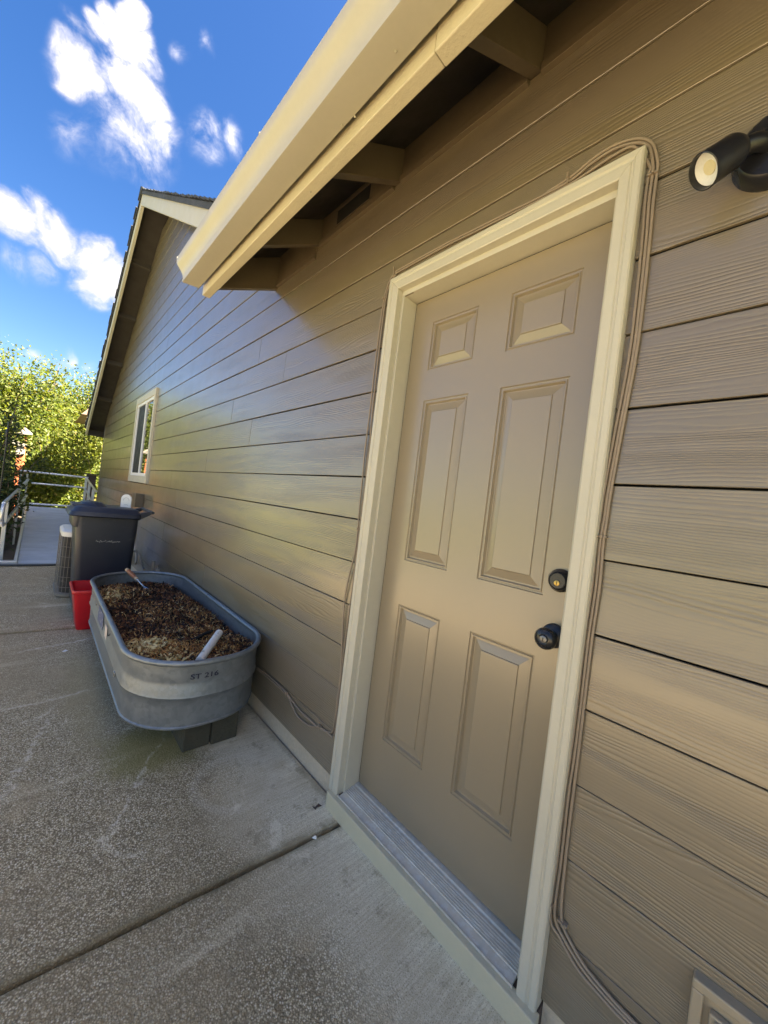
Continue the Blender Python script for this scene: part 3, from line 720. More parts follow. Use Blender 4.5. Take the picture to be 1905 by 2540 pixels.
top2 = [(y, z-.0095) for y, z in top_run[:-2]]
top2[6:9] = [(.497, 2.214), (.437, 2.222), (.388, 2.229)]
right2 = [(.302, 2.153)]+[(y+.0085, z) for y, z in right_dn[:-8]]+[(.312, .345), (.307, .283), (.285, .266), (.241, .233), (.182, .219), (.139, .214), (.02, .208), (-.12, .2)]
lower = [(2.30, .222), (2.062, .232), (1.838, .245), (1.643, .243), (1.58, .216), (1.513, .195), (1.423, .203), (1.34, .238), (1.27, .245)]
cable('cable', 'tan cable hugging the casing and sagging lowest along the wall base', lower+left2+top2+right2, r=.0034,
      ties=((1.643, .250, False), (1.335, .243, False)))
right3 = [(.284, 2.128), (.284, 2.06), (.281, 1.97), (.279, 1.85), (.279, 1.69), (.289, 1.5), (.296, 1.355), (.297, 1.29), (.298, 1.232), (.294, 1.124), (.296, .997), (.295, .828), (.294, .70), (.294, .55), (.292, .42), (.289, .34), (.281, .30), (.262, .278), (.225, .252), (.175, .238), (.125, .231), (.02, .226), (-.12, .22)]
cable('cable', 'tan cable farthest from the casing beside the lock side of the door', [(.56, 2.2275), (.49, 2.236), (.437, 2.253), (.388, 2.256), (.338, 2.241), (.304, 2.21), (.287, 2.16)]+right3, r=.0034, ties=((.281, .305, True),))

# ================================================================== planter tank and what is in and under it
TX0, TX1, TY0, TY1, TR = -.655, -.028, 1.785, 3.715, .275
tcx, tcy = (TX0+TX1)/2, (TY0+TY1)/2
def plan(off):
    pts = []
    base = rrect(TX0, TX1, TY0, TY1, TR, 10)
    # subdivide long sides, bulge the ends a little
    out = []
    for i, p in enumerate(base):
        q = base[(i+1) % len(base)]; d = math.dist(p, q); n = max(1, int(d/.06))
        for k in range(n): out.append((p[0]+(q[0]-p[0])*k/n, p[1]+(q[1]-p[1])*k/n))
    hw = (TX1-TX0)/2
    out = [(x, y+(.022 if y > tcy else -.022)*(1-((x-tcx)/hw)**2)) if abs(y-tcy) > (TY1-TY0)/2-TR else (x, y) for x, y in out]
    n = len(out); res = []
    for i in range(n):
        a, b = out[i-1], out[(i+1) % n]; t_ = Vector((b[0]-a[0], b[1]-a[1])).normalized(); nx, ny = t_.y, -t_.x
        res.append((out[i][0]+nx*off, out[i][1]+ny*off))
    return res
tank = thing('planter_tank', 'long oval galvanised steel stock tank filled with soil and bark', 'planter', (tcx, tcy, 0))
oprof = [(-.016, .152), (-.010, .141), (-.003, .139), (.001, .143), (.001, .149), (-.003, .153), (-.002, .24), (-.0015, .268), (.004, .277), (.0085, .288), (.005, .299), (.003, .335), (-.0005, .343), (.001, .36), (.004, .436)]
MB().loft([[(x, y, z) for x, y in plan(o_)] for o_, z in oprof], caps=False).build('body', 'galvanised', tank, smooth=True)
iprof = [(.0025, .436), (-.001, .36), (-.002, .343), (.001, .335), (.0025, .300), (.0055, .288), (.002, .276), (-.0035, .268), (-.005, .15)]
MB().loft([[(x, y, z) for x, y in plan(o_)] for o_, z in iprof], caps=False).build('lining', 'galvanised', tank, smooth=True)
MB().loft([[(x, y, .1455) for x, y in plan(-.012)], [(x, y, .150) for x, y in plan(-.012)]]).build('bottom', 'galvanised', tank)
rp = plan(.006); m = MB(); P = [Vector((x, y, .446)) for x, y in rp]; n = len(P); rings = []
for i in range(n):
    d = (P[(i+1) % n]-P[i-1]).normalized(); nn = Vector((d.y, -d.x, 0)); rings.append([P[i]+nn*math.cos(a)*.0135+Vector((0, 0, 1))*math.sin(a)*.0135 for a in [2*math.pi*k/12 for k in range(12)]])
rings.append(rings[0]); m.loft(rings, caps=False); m.build('rim', 'galvanised', tank, smooth=True)
MB().tube([(TX1+.006-.0145*0, 2.86, .446), (TX1+.006, 2.865, .446)], .0142, 12).build('rim_seam', 'vent_dark', tank)
# text on the near end
def end_y(x):
    pl = sorted([(px, py_) for px, py_ in plan(.0025) if py_ < TY0+TR*.9], key=lambda p: p[0])
    return float(np.interp(x, [p[0] for p in pl], [p[1] for p in pl]))
def text_mesh(s_, size):
    cu = bpy.data.curves.new('txt', 'FONT'); cu.body = s_; cu.size = size; cu.offset = size*.012; cu.resolution_u = 3
    ob_ = bpy.data.objects.new('txt', cu); col.objects.link(ob_); dg = bpy.context.evaluated_depsgraph_get()
    me = bpy.data.meshes.new_from_object(ob_.evaluated_get(dg)); vs_ = [tuple(v.co) for v in me.vertices]; fs_ = [tuple(p.vertices) for p in me.polygons]
    bpy.data.objects.remove(ob_); bpy.data.curves.remove(cu); bpy.data.meshes.remove(me); return vs_, fs_
vs, fs = text_mesh('ST 216', .034)
wd = max(v[0] for v in vs); sx_ = .122/wd
m = MB(); m.add([(-.442+v[0]*sx_, end_y(-.442+v[0]*sx_)-.0022, .372+v[1]*.95) for v in vs], fs)
m.build('lettering', 'navy_ink', tank)
MB().box(TX0-.0065, TX0-.005, 2.74, 2.97, .312, .405).build('label', 'blue_label', tank)
MB().box(TX0-.0065, TX0-.005, 2.56, 2.64, .315, .385).build('label', 'pale_label', tank)
MB().box(TX0-.006, TX0-.001, 2.21, 2.24, .245, .268).build('drain_plug', 'steel', tank, bevel=.002)

# soil surface
def soil_z(x, y):
    u = (y-TY0)/(TY1-TY0); e = min(x-TX0, TX1-x)
    z = .398-.040*u+.018*math.sin(5.1*x+3*y)*math.sin(2.3*y+1)+.012*math.sin(17*x+4)*math.sin(13*y)
    z += .035*math.exp(-(((x+.50)/.10)**2+((y-3.30)/.16)**2))+.022*math.exp(-(((x+.48)/.12)**2+((y-2.05)/.16)**2))
    z -= .045*math.exp(-((TX1-x)/.07)**2)*(1 if y > 2.2 else .4)-.0
    return z
hw = (TX1-TX0)/2-.004
def inside(x, y, mg=.004):
    dx = abs(x-tcx)-((TX1-TX0)/2-TR); dy = abs(y-tcy)-((TY1-TY0)/2-TR)
    if dx <= 0 or dy <= 0: return abs(x-tcx) < (TX1-TX0)/2-mg and abs(y-tcy) < (TY1-TY0)/2-mg
    return math.hypot(dx, dy) < TR-mg
rings = []
ply = plan(-.006)
for k in range(13):
    s_ = 1-k/12*.999
    rings.append([(tcx+(x-tcx)*s_, tcy+(y-tcy)*s_, soil_z(tcx+(x-tcx)*s_, tcy+(y-tcy)*s_)) for x, y in ply])
m = MB().loft(rings, caps=False); so = m.build('soil', 'soil', smooth=True, loc=(tcx, tcy, .3))
tag(so, 'dark crumbly soil filling the galvanised tank', 'soil', kind='stuff')
def scatter(name, mat, n, lsize, wsize, label, cat, cond=None, curl=.3, lift=.006, seed=1, stand=.5):
    rr = random.Random(seed); V = []; Fc = []
    c_ = 0
    while c_ < n:
        x = rr.uniform(TX0, TX1); y = TY0+(TY1-TY0)*rr.random()**1.15
        if not inside(x, y, .012): continue
        if cond and rr.random() > cond(x, y): continue
        z = soil_z(x, y)+rr.uniform(-.002, lift); a = rr.uniform(0, 6.283); L = lsize*rr.uniform(.4, 1.5); Wd = wsize*rr.uniform(.5, 1.5)
        tl = rr.gauss(0, stand); d = Vector((math.cos(a)*math.cos(tl), math.sin(a)*math.cos(tl), math.sin(tl))); s2 = Vector((-math.sin(a), math.cos(a), rr.uniform(-.6, .6))).normalized()*Wd
        up_ = d.cross(s2).normalized()*L*rr.uniform(-curl, curl); p = Vector((x, y, z)); o_ = len(V)
        V += [p-d*L/2-s2*.3, p-d*L/2+s2*.3, p+up_+s2*.5, p+up_-s2*.5, p+d*L/2+s2*.2, p+d*L/2-s2*.2]
        Fc += [(o_, o_+1, o_+2, o_+3), (o_+3, o_+2, o_+4, o_+5)]; c_ += 1
    m_ = MB(); m_.v = [tuple(v) for v in V]; m_.f = Fc
    o = m_.build(name, mat, loc=(tcx, tcy, .35)); tag(o, label, cat, kind='stuff'); return o
scatter('bark_chips', 'chips', 8500, .036, .012, 'brown bark chips scattered over the tank soil', 'bark', lift=.010, seed=2)
g_ = lambda x, y, cx, cy, sx, sy: math.exp(-(((x-cx)/sx)**2+((y-cy)/sy)**2))
scatter('dry_moss', 'straw', 7000, .030, .0042, 'golden dry moss and straw tufts on the tank soil', 'moss',
        cond=lambda x, y: min(1, .015+1.4*g_(x, y, -.53, 2.06, .08, .20)+.8*g_(x, y, -.36, 2.0, .22, .11)+.5*g_(x, y, -.30, 2.30, .12, .10)+.8*g_(x, y, -.53, 3.30, .10, .18)+.45*g_(x, y, -.14, 2.62, .09, .3)+.35*g_(x, y, -.4, 2.75, .1, .2)), lift=.016, seed=5, stand=.6)
# hand fork
fk = thing('hand_fork', 'garden hand fork with wooden handle resting on the far tank rim', 'garden tool', (-.40, 3.55, .40))
A = Vector((-.415, 3.70, .486)); B = Vector((-.366, 3.50, .438)); C_ = Vector((-.338, 3.40, .408))
ax = (B-A); L_ = ax.length
MB().lathe([(0, .001), (.002, .011), (.008, .0150), (.03, .0155), (.036, .0150)], A, ax, 16).build('handle_cap', 'wood_pale', fk, smooth=True)
MB().lathe([(.036, .0150), (.05, .0158), (.09, .0165), (.14, .0150), (L_-.035, .0125)], A, ax, 16).build('handle', 'wood_handle', fk, smooth=True)
MB().lathe([(L_-.035, .0125), (L_-.02, .0135), (L_-.012, .0130), (L_-.010, .009)], A, ax, 16).build('collar', 'wood_pale', fk, smooth=True)
MB().lathe([(L_-.012, .0085), (L_+.010, .0075), (L_+.012, .004)], A, ax, 12).build('ferrule', 'steel', fk, smooth=True)
MB().tube([B, (B+C_)/2, C_], .0038, 8).build('shank', 'steel', fk, smooth=True)
for tx in (-.334, -.314, -.294):
    e = Vector((tx, 3.285, .374)); mid = (C_+e)/2+Vector(((tx+.314)*.25, 0, .006))
    MB().tube([C_-Vector((0, -.004, -.001)), C_, mid, e, e+Vector((0, -.004, -.014))], .0027, 8, smooth=4).build('tine', 'steel', fk, smooth=True)
pv = MB(); a0 = Vector((-.395, 1.812, .432)); a1 = Vector((-.225, 2.055, .462)); axp = (a1-a0); Lp = axp.length
pv.lathe([(0, .0165), (0, .0195), (Lp, .0195), (Lp, .0165), (Lp-.06, .0160), (Lp-.06, .001)], a0, axp, 20)
tag(pv.build('pvc_pipe', 'pvc', smooth=True, loc=a0), 'short white plastic pipe lying on the soil at the near tank end', 'pipe')
st = MB().tube([(-.335, 2.13, .412), (-.27, 2.17, .420), (-.205, 2.215, .418)], .009, 6)
tag(st.build('stick', 'vent_dark', smooth=True, loc=(-.27, 2.17, .41)), 'black stick half buried in the soil beside the white pipe', 'stick')
# blocks under the tank
pale = lambda x, y: min(1, g_(x, y, -.535, 2.12, .06, .10)+.8*g_(x, y, -.50, 1.90, .05, .05)+.35*g_(x, y, -.55, 3.2, .05, .10))
scatter('pale_moss', 'pale_moss', 900, .030, .012, 'pale yellow moss clumps at the near left of the tank soil', 'moss', cond=pale, lift=.020, seed=9, curl=.5, stand=.5)
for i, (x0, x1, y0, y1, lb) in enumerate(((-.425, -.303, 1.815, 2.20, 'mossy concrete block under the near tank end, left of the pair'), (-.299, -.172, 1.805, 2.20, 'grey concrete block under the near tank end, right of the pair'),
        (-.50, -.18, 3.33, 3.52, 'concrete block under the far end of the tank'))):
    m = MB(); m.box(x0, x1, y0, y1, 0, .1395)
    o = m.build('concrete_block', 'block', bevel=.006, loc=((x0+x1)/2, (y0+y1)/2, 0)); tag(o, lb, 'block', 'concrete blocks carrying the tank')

# ================================================================== red bin
rbn = thing('red_bin', 'small red open plastic bin between the tank and the dark cart', 'bin', (-.63, 3.86, 0))
def rr3(x0, x1, y0, y1, r, z): return [(x, y, z) for x, y in rrect(x0, x1, y0, y1, r, 5)]
outer = [rr3(-.700, -.545, 3.715, 3.985, .03, .002), rr3(-.703, -.542, 3.712, 3.988, .03, .010), rr3(-.742, -.508, 3.682, 4.032, .03, .300), rr3(-.744, -.506, 3.680, 4.034, .03, .302)]
inner = [rr3(-.738, -.512, 3.686, 4.028, .028, .315), rr3(-.703, -.542, 3.720, 3.982, .028, .012)]
MB().loft(outer+[rr3(-.744, -.506, 3.680, 4.034, .03, .315)]+inner).build('body', 'red_plastic', rbn, smooth=True)
MB().loft([rr3(-.752, -.498, 3.672, 4.042, .036, .298), rr3(-.755, -.495, 3.669, 4.045, .036, .316), rr3(-.752, -.498, 3.672, 4.042, .036, .326), rr3(-.741, -.509, 3.683, 4.031, .03, .326), rr3(-.739, -.511, 3.685, 4.029, .03, .30)], caps=False).build('rim', 'red_plastic', rbn, smooth=True)

# ================================================================== wheeled cart
ct = thing('wheeled_cart', 'dark charcoal wheeled trash cart with lid, beside the tan wall', 'trash cart', (-.5, 4.34, 0))
def ring(x0, x1, y0, y1, r, z): return [(x, y, z) for x, y in rrect(x0, x1, y0, y1, r, 5)]
MB().loft([ring(-.70, -.325, 4.135, 4.545, .05, .045), ring(-.705, -.320, 4.130, 4.55, .05, .06), ring(-.742, -.300, 4.105, 4.575, .05, .66), ring(-.752, -.296, 4.100, 4.58, .05, .78), ring(-.754, -.294, 4.098, 4.582, .05, .865)]).build('body', 'cart_plastic', ct, smooth=True)
MB().loft([ring(-.770, -.31, 4.112, 4.57, .05, .775), ring(-.774, -.308, 4.108, 4.574, .05, .785), ring(-.776, -.306, 4.104, 4.578, .05, .872)]).build('collar', 'cart_plastic', ct, smooth=True)
lid = MB().loft([ring(-.802, -.285, 4.055, 4.625, .06, .872), ring(-.806, -.282, 4.050, 4.63, .06, .880), ring(-.796, -.282, 4.060, 4.62, .06, .912), ring(-.780, -.285, 4.075, 4.605, .06, .922),
    ring(-.765, -.30, 4.10, 4.58, .06, .950), ring(-.74, -.33, 4.125, 4.555, .06, .957)]).build('lid', 'cart_plastic', ct, smooth=True)
MB().loft([ring(-.725, -.53, 4.17, 4.51, .08, .955), ring(-.715, -.56, 4.20, 4.48, .08, .985), ring(-.69, -.60, 4.24, 4.44, .04, .992)]).build('lid_bulge', 'cart_plastic', lid, smooth=True)
MB().loft([ring(-.785, -.64, 4.20, 4.48, .02, .952), ring(-.783, -.65, 4.205, 4.475, .02, .968)]).build('lid_grip', 'cart_plastic', lid, smooth=True)
m = MB()
for y in (4.10, 4.545): m.prism([(-.30, .86), (-.20, .925), (-.185, .945), (-.20, .955), (-.30, .925)], 'y', y, y+.035)
m.build('handle_arm', 'cart_plastic', ct, bevel=.004)
MB().tube([(-.195, 4.08, .942), (-.195, 4.60, .942)], .0145, 14).build('handle', 'cart_plastic', ct, smooth=True)
for y0 in (4.11, 4.52):
    MB().lathe([(0, .03), (0, .105), (.004, .112), (.046, .112), (.05, .105), (.05, .03)], (-.315, y0, .112), (0, 1, 0), 24).build('wheel', 'vent_dark', ct, smooth=True)
rr = random.Random(11); m = MB(); x = -.60
while x < -.43:
    wdt = rr.uniform(.006, .014); pts = [(x, 4.1085, .655+rr.uniform(-.006, .006)), (x+wdt*.5, 4.1085, .655+rr.uniform(-.012, .014)), (x+wdt, 4.1085, .655+rr.uniform(-.006, .006))]
    fy = lambda z: 4.105-.005*(z-.66)/.12-.001
    m.tube([(p[0], fy(p[2])-.0005 if p[2] > .66 else 4.105+(.66-p[2])*.0417-.0015, p[2]) for p in pts], .0014, 5); x += wdt*rr.uniform(.8, 1.3)
m.build('scrawl', 'chalk', ct)

# white rounded plastic plate on the lid
wp = MB(); prf = [(-.044, 0)]+[(.044*-math.cos(a), .082+.046*math.sin(a)) for a in [math.pi*k/12 for k in range(13)]]+[(.044, 0)]
ang = R(-22); ca, sa = math.cos(ang), math.sin(ang); ox, oy, oz = -.375, 4.36, .956
front = [(ox+ca*u, oy+sa*u, oz+w) for u, w in prf]; back = [(ox+ca*u-sa*.022, oy+sa*u+ca*.022, oz+w) for u, w in prf]
wp.loft([front, back])
pl = wp.build('plastic_plate', 'white_vinyl', bevel=.004, loc=(ox, oy, oz), smooth=True); tag(pl, 'white round-topped plastic plate standing on the cart lid', 'plate')
MB().tube([(ox+ca*(.024*math.cos(a)), oy+sa*(.024*math.cos(a))-.001, oz+.066+.03*math.sin(a)) for a in [math.pi*k/10 for k in range(11)]], .0018, 6).build('groove_line', 'chalk', pl)
MB().tube([(ox+ca*(.016*math.cos(a)), oy+sa*(.016*math.cos(a))-.001, oz+.022+.008*math.sin(a)) for a in [math.pi*k/8 for k in range(9)]], .0015, 6).build('groove_line', 'chalk', pl)

# ================================================================== air conditioner
ac = thing('air_conditioner', 'weathered air conditioner condenser with pale top behind the cart', 'air conditioner', (-.5, 5.03, 0))
ax0, ax1, ay0, ay1 = -.795, -.195, 4.735, 5.33
MB().loft([ring(ax0, ax1, ay0, ay1, .10, .0), ring(ax0-.012, ax1+.012, ay0-.012, ay1+.012, .10, .012), ring(ax0-.012, ax1+.012, ay0-.012, ay1+.012, .10, .035), ring(ax0, ax1, ay0, ay1, .10, .042)]).build('base_pan', 'ac_wire', ac, smooth=True)
MB().loft([ring(ax0+.02, ax1-.02, ay0+.02, ay1-.02, .09, .042), ring(ax0+.02, ax1-.02, ay0+.02, ay1-.02, .09, .615)]).build('coil', 'ac_coil', ac, smooth=True)
tp_ = [ring(ax0-.006, ax1+.006, ay0-.006, ay1+.006, .10, .600), ring(ax0-.008, ax1+.008, ay0-.008, ay1+.008, .10, .645), ring(ax0+.01, ax1-.01, ay0+.01, ay1-.01, .10, .662)]
nR = len(tp_[0]); cxx, cyy = (ax0+ax1)/2, (ay0+ay1)/2
def circ(r, z):
    out = []
    for (x, y, _) in tp_[2]:
        a = math.atan2(y-cyy, x-cxx); out.append((cxx+r*math.cos(a), cyy+r*math.sin(a), z))
    return out
MB().loft(tp_+[circ(.225, .664), circ(.215, .655), circ(.215, .60)], caps=False).build('top', 'ac_white', ac, smooth=True)
MB().loft([circ(.214, .602), circ(.01, .602)]).build('fan_well', 'vent_dark', ac)
gm = MB()
for r_ in (.05, .09, .13, .17, .21): gm.tube([(cxx+r_*math.cos(a), cyy+r_*math.sin(a), .668) for a in [2*math.pi*k/28 for k in range(29)]], .002, 5)
gm.build('fan_grille', 'ac_wire', ac)
gm = MB(); pr = rrect(ax0-.003, ax1+.003, ay0-.003, ay1+.003, .10, 5)
for z in (.10, .20, .30, .40, .50): gm.tube([(x, y, z) for x, y in pr]+[(pr[0][0], pr[0][1], z)], .0022, 5)
gm.build('guard_hoop', 'ac_wire', ac)
gm = MB(); per = []
for i in range(len(pr)):
    p, q = pr[i], pr[(i+1) % len(pr)]; n = max(1, round(math.dist(p, q)/.13))
    for k in range(n): per.append((p[0]+(q[0]-p[0])*k/n, p[1]+(q[1]-p[1])*k/n))
for i, (x, y) in enumerate(per):
    if i % 2 == 0 or True: gm.tube([(x, y, .04), (x, y, .60)], .0022, 5)
gm.build('guard_wire', 'ac_wire', ac)

# wall pipes and boxes beyond the cart
mbx = thing('meter_box', 'brown electrical box on the wall behind the cart', 'electrical box', (-.04, 5.75, .9))
MB().box(-.088, -.0015, 5.62, 5.86, .885, 1.055).build('box', 'box_brown', mbx, bevel=.004)
MB().box(-.094, -.0885, 5.615, 5.865, .88, 1.06).build('cover', 'box_brown', mbx, bevel=.003)
MB().tube([(-.04, 5.72, .89), (-.036, 5.70, .70), (-.034, 5.66, .42), (-.032, 5.50, .27), (-.05, 5.40, .20)], .012, 8, smooth=5).build('conduit', 'pipe_tan', mbx, smooth=True)
m = MB().tube([(-.19, 5.30, .30), (-.10, 5.36, .36), (-.04, 5.33, .345), (-.03, 5.15, .24), (-.02, 5.05, .20)], .009, 8, smooth=5)
tag(m.build('refrigerant_line', 'pipe_tan', smooth=True, loc=(-.1, 5.3, .3)), 'thin tan line bending from the air conditioner to the wall', 'pipe')
m = MB().tube([(-.062, 4.45, -.03), (-.062, 4.45, .41)], .016, 14); m.lathe([(0, .016), (.006, .012), (.010, .002)], (-.062, 4.45, .41), (0, 0, 1), 14)
tag(m.build('standpipe', 'pipe_tan', smooth=True, loc=(-.062, 4.45, 0)), 'upright tan capped pipe at the wall base behind the tank', 'pipe')
vv = thing('gas_valve', 'stubby tan valve fitting beside the upright pipe at the wall', 'valve', (-.035, 4.37, 0))
MB().tube([(-.035, 4.37, -.03), (-.035, 4.37, .30)], .012, 10).build('riser', 'pipe_tan', vv, smooth=True)
MB().lathe([(0, .012), (.006, .030), (.030, .031), (.040, .027), (.052, .026), (.058, .010), (.075, .009), (.078, .002)], (-.035, 4.37, .293), (0, 0, 1), 18).build('valve_body', 'pipe_tan', vv, smooth=True)
MB().tube([(-.05, 4.44, .30), (-.05, 4.43, .335), (-.045, 4.40, .34)], .010, 10, smooth=4).build('elbow', 'pipe_tan', vv, smooth=True)
MB().box(-.037, -.033, 4.35, 4.39, .368, .380).build('handle', 'steel', vv, bevel=.001)

# ================================================================== ramp
rmp = thing('ramp', 'grey metal wheelchair ramp with tube handrails along the house', 'ramp', (-.7, 6.5, 0))
rz = lambda y: .012+(y-6.46)*(.357/4.24) if y < 10.7 else .369
NB = 26
for i in range(NB):
    a = 6.47+(10.7-6.47)*i/NB; b = 6.47+(10.7-6.47)*(i+1)/NB-.012
    MB().add([(-1.115, a, rz(a)-.03), (-.30, a, rz(a)-.03), (-.30, b, rz(b)-.03), (-1.115, b, rz(b)-.03), (-1.115, a, rz(a)), (-.30, a, rz(a)), (-.30, b, rz(b)), (-1.115, b, rz(b))],
             [(0, 3, 2, 1), (4, 5, 6, 7), (0, 1, 5, 4), (1, 2, 6, 5), (2, 3, 7, 6), (3, 0, 4, 7)]).build('deck_plank', 'ramp_deck', rmp)
MB().box(-1.30, -.05, 10.705, 11.22, .33, .369).build('landing', 'ramp_deck', rmp, bevel=.003)
for x0, x1 in ((-1.150, -1.118), (-.298, -.266)):
    MB().add([(x0, 6.42, -.06), (x1, 6.42, -.06), (x1, 10.7, .25), (x0, 10.7, .25), (x0, 6.42, .05), (x1, 6.42, .05), (x1, 10.7, .41), (x0, 10.7, .41)],
             [(0, 3, 2, 1), (4, 5, 6, 7), (0, 1, 5, 4), (1, 2, 6, 5), (2, 3, 7, 6), (3, 0, 4, 7)]).build('kerb_rail', 'rail_metal', rmp, bevel=.003)
MB().tube([(-1.14, 9.6, .985), (-1.215, 8.2, .865), (-1.292, 6.86, .752), (-1.300, 6.72, .725), (-1.303, 6.66, .64), (-1.300, 6.68, .50), (-1.288, 6.80, .462), (-1.215, 8.2, .565), (-1.14, 9.6, .69)], .021, 12, smooth=5).build('handrail', 'rail_metal', rmp, smooth=True)
for (x, y, zt, w_) in ((-1.283, 6.90, .74, .035), (-1.155, 9.45, 1.09, .022), (-1.21, 8.25, .86, .022)):
    MB().box(x-w_*.6, x+w_*.6, y-w_, y+w_, -.08, zt).build('post', 'rail_metal', rmp, bevel=.004)
MB().box(-1.34, -1.12, 6.50, 6.62, -.08, .03).build('post_base', 'rail_metal', rmp, bevel=.004)
MB().tube([(-.185, 11.05, 1.105), (-.172, 9.05, .905)], .019, 10).build('handrail', 'rail_metal', rmp, smooth=True)
MB().tube([(-.19, 11.05, .87), (-.235, 9.05, .725)], .016, 10).build('handrail', 'rail_metal', rmp, smooth=True)
for (x, y, zt) in ((-.185, 10.3, 1.02), (-.178, 9.5, .94), (-.19, 11.1, 1.14), (-1.285, 11.15, 1.13)):
    MB().box(x-.022, x+.022, y-.022, y+.022, .2, zt).build('post', 'rail_metal', rmp, bevel=.003)
for z, x0, x1, r_ in ((1.118, -1.29, -.15, .02), (.878, -1.10, -.17, .018), (.428, -1.10, -.35, .02)):
    MB().tube([(x0, 11.15, z), (x1, 11.15, z+.012)], r_, 10).build('end_rail', 'rail_metal', rmp, smooth=True)
gp_ = thing('gate_post', 'dark brown timber post at the far house corner', 'post', (-.06, 11.5, 0))
MB().box(-.16, .02, 11.42, 11.58, -.1, 1.20).build('post', 'dark_wood', gp_, bevel=.005)
MB().box(-.20, .06, 11.38, 11.62, 1.202, 1.235).build('cap', 'block', gp_, bevel=.004)

# garden things
m = MB().tube([(-3.3, 6.30, .013), (-2.2, 6.37, .013), (-1.26, 6.352, .013), (-.95, 6.345, .013), (-.62, 6.36, .013), (-.40, 6.30, .013), (-.3, 6.1, .013)], .013, 10, smooth=6)
tag(m.build('garden_hose', 'hose', smooth=True, loc=(-1.2, 6.35, 0)), 'dark hose lying across the concrete at the ramp foot', 'hose')
bp = thing('birdhouse_post', 'rust-red timber post carrying a small white birdhouse', 'birdhouse', (-1.35, 12.5, 0))
MB().add([(-1.41, 12.44, -.1), (-1.30, 12.44, -.1), (-1.30, 12.56, -.1), (-1.41, 12.56, -.1), (-1.425, 12.44, 1.47), (-1.305, 12.44, 1.47), (-1.305, 12.56, 1.47), (-1.425, 12.56, 1.47)], [(0, 3, 2, 1), (4, 5, 6, 7), (0, 1, 5, 4), (1, 2, 6, 5), (2, 3, 7, 6), (3, 0, 4, 7)]).build('post', 'rust_post', bp, bevel=.006)
MB().box(-1.44, -1.29, 12.40, 12.60, 1.472, 1.62).build('birdhouse', 'birdhouse', bp, bevel=.005)
MB().prism([(-1.52, 1.72), (-1.365, 1.67), (-1.26, 1.69), (-1.26, 1.73), (-1.365, 1.76), (-1.50, 1.80)], 'y', 12.36, 12.64).build('roof', 'birdhouse', bp, bevel=.004)
MB().box(-1.42, -1.31, 12.42, 12.58, 1.621, 1.675).build('gable', 'birdhouse', bp)
bp2 = thing('bird_feeder', 'pale roofed bird feeder on a thin post among the leaves', 'bird feeder', (-1.29, 13.2, 0))
MB().tube([(-1.30, 13.2, -.1), (-1.32, 13.2, 1.95)], .025, 8).build('post', 'rust_post', bp2, smooth=True)
MB().prism([(-1.50, 1.98), (-1.20, 2.02), (-1.20, 2.06), (-1.33, 2.17), (-1.36, 2.17), (-1.50, 2.02)], 'y', 13.05, 13.35).build('roof', 'birdhouse', bp2, bevel=.004)
m = MB().tube([(-1.372, 7.0, -.08), (-1.360, 7.0, .9), (-1.352, 7.0, 1.5), (-1.351, 7.0, 1.78)], .0085, 8)
m.lathe([(0, .009), (.01, .016), (.10, .014), (.11, .008)], (-1.356, 7.0, 1.58), (0, 0, 1), 10)
tag(m.build('garden_pole', 'black_metal', smooth=True, loc=(-1.37, 7, 0)), 'thin black garden pole standing at the left edge', 'pole')

# ================================================================== vegetation
def leaves_mesh(centers, per, spread, size, seed, aspect=.55, droop=.35):
    r = np.random.default_rng(seed); C = np.asarray(centers, float); n = len(C)*per
    P = np.repeat(C, per, 0)+r.normal(0, 1, (n, 3))*np.asarray(spread)
    d = r.normal(0, 1, (n, 3)); d[:, 2] -= droop; d /= np.linalg.norm(d, axis=1)[:, None]
    nn = r.normal(0, 1, (n, 3)); nn[:, 2] += .9; s_ = np.cross(d, nn); s_ /= np.linalg.norm(s_, axis=1)[:, None]+1e-9
    u = np.cross(s_, d); L = size*r.uniform(.6, 1.35, (n, 1)); Wd = L*aspect
    V = np.empty((n, 4, 3)); V[:, 0] = P; V[:, 1] = P+d*L*.5+s_*Wd*.5+u*L*.10; V[:, 2] = P+d*L; V[:, 3] = P+d*L*.5-s_*Wd*.5+u*L*.10
    return V.reshape(-1, 3)
def quick_mesh(name, V, mat):
    n = len(V)//4; me = bpy.data.meshes.new(name); me.vertices.add(4*n); me.vertices.foreach_set('co', V.astype(np.float32).ravel())
    tri = np.empty((n, 6), np.int32); b = np.arange(n)*4
    for i, k in enumerate((0, 1, 2, 0, 2, 3)): tri[:, i] = b+k
    me.loops.add(6*n); me.loops.foreach_set('vertex_index', tri.ravel()); me.polygons.add(2*n)
    me.polygons.foreach_set('loop_start', np.arange(2*n, dtype=np.int32)*3); me.polygons.foreach_set('loop_total', np.full(2*n, 3, np.int32))
    me.update(calc_edges=True); me.materials.append(MAT[mat]); return me
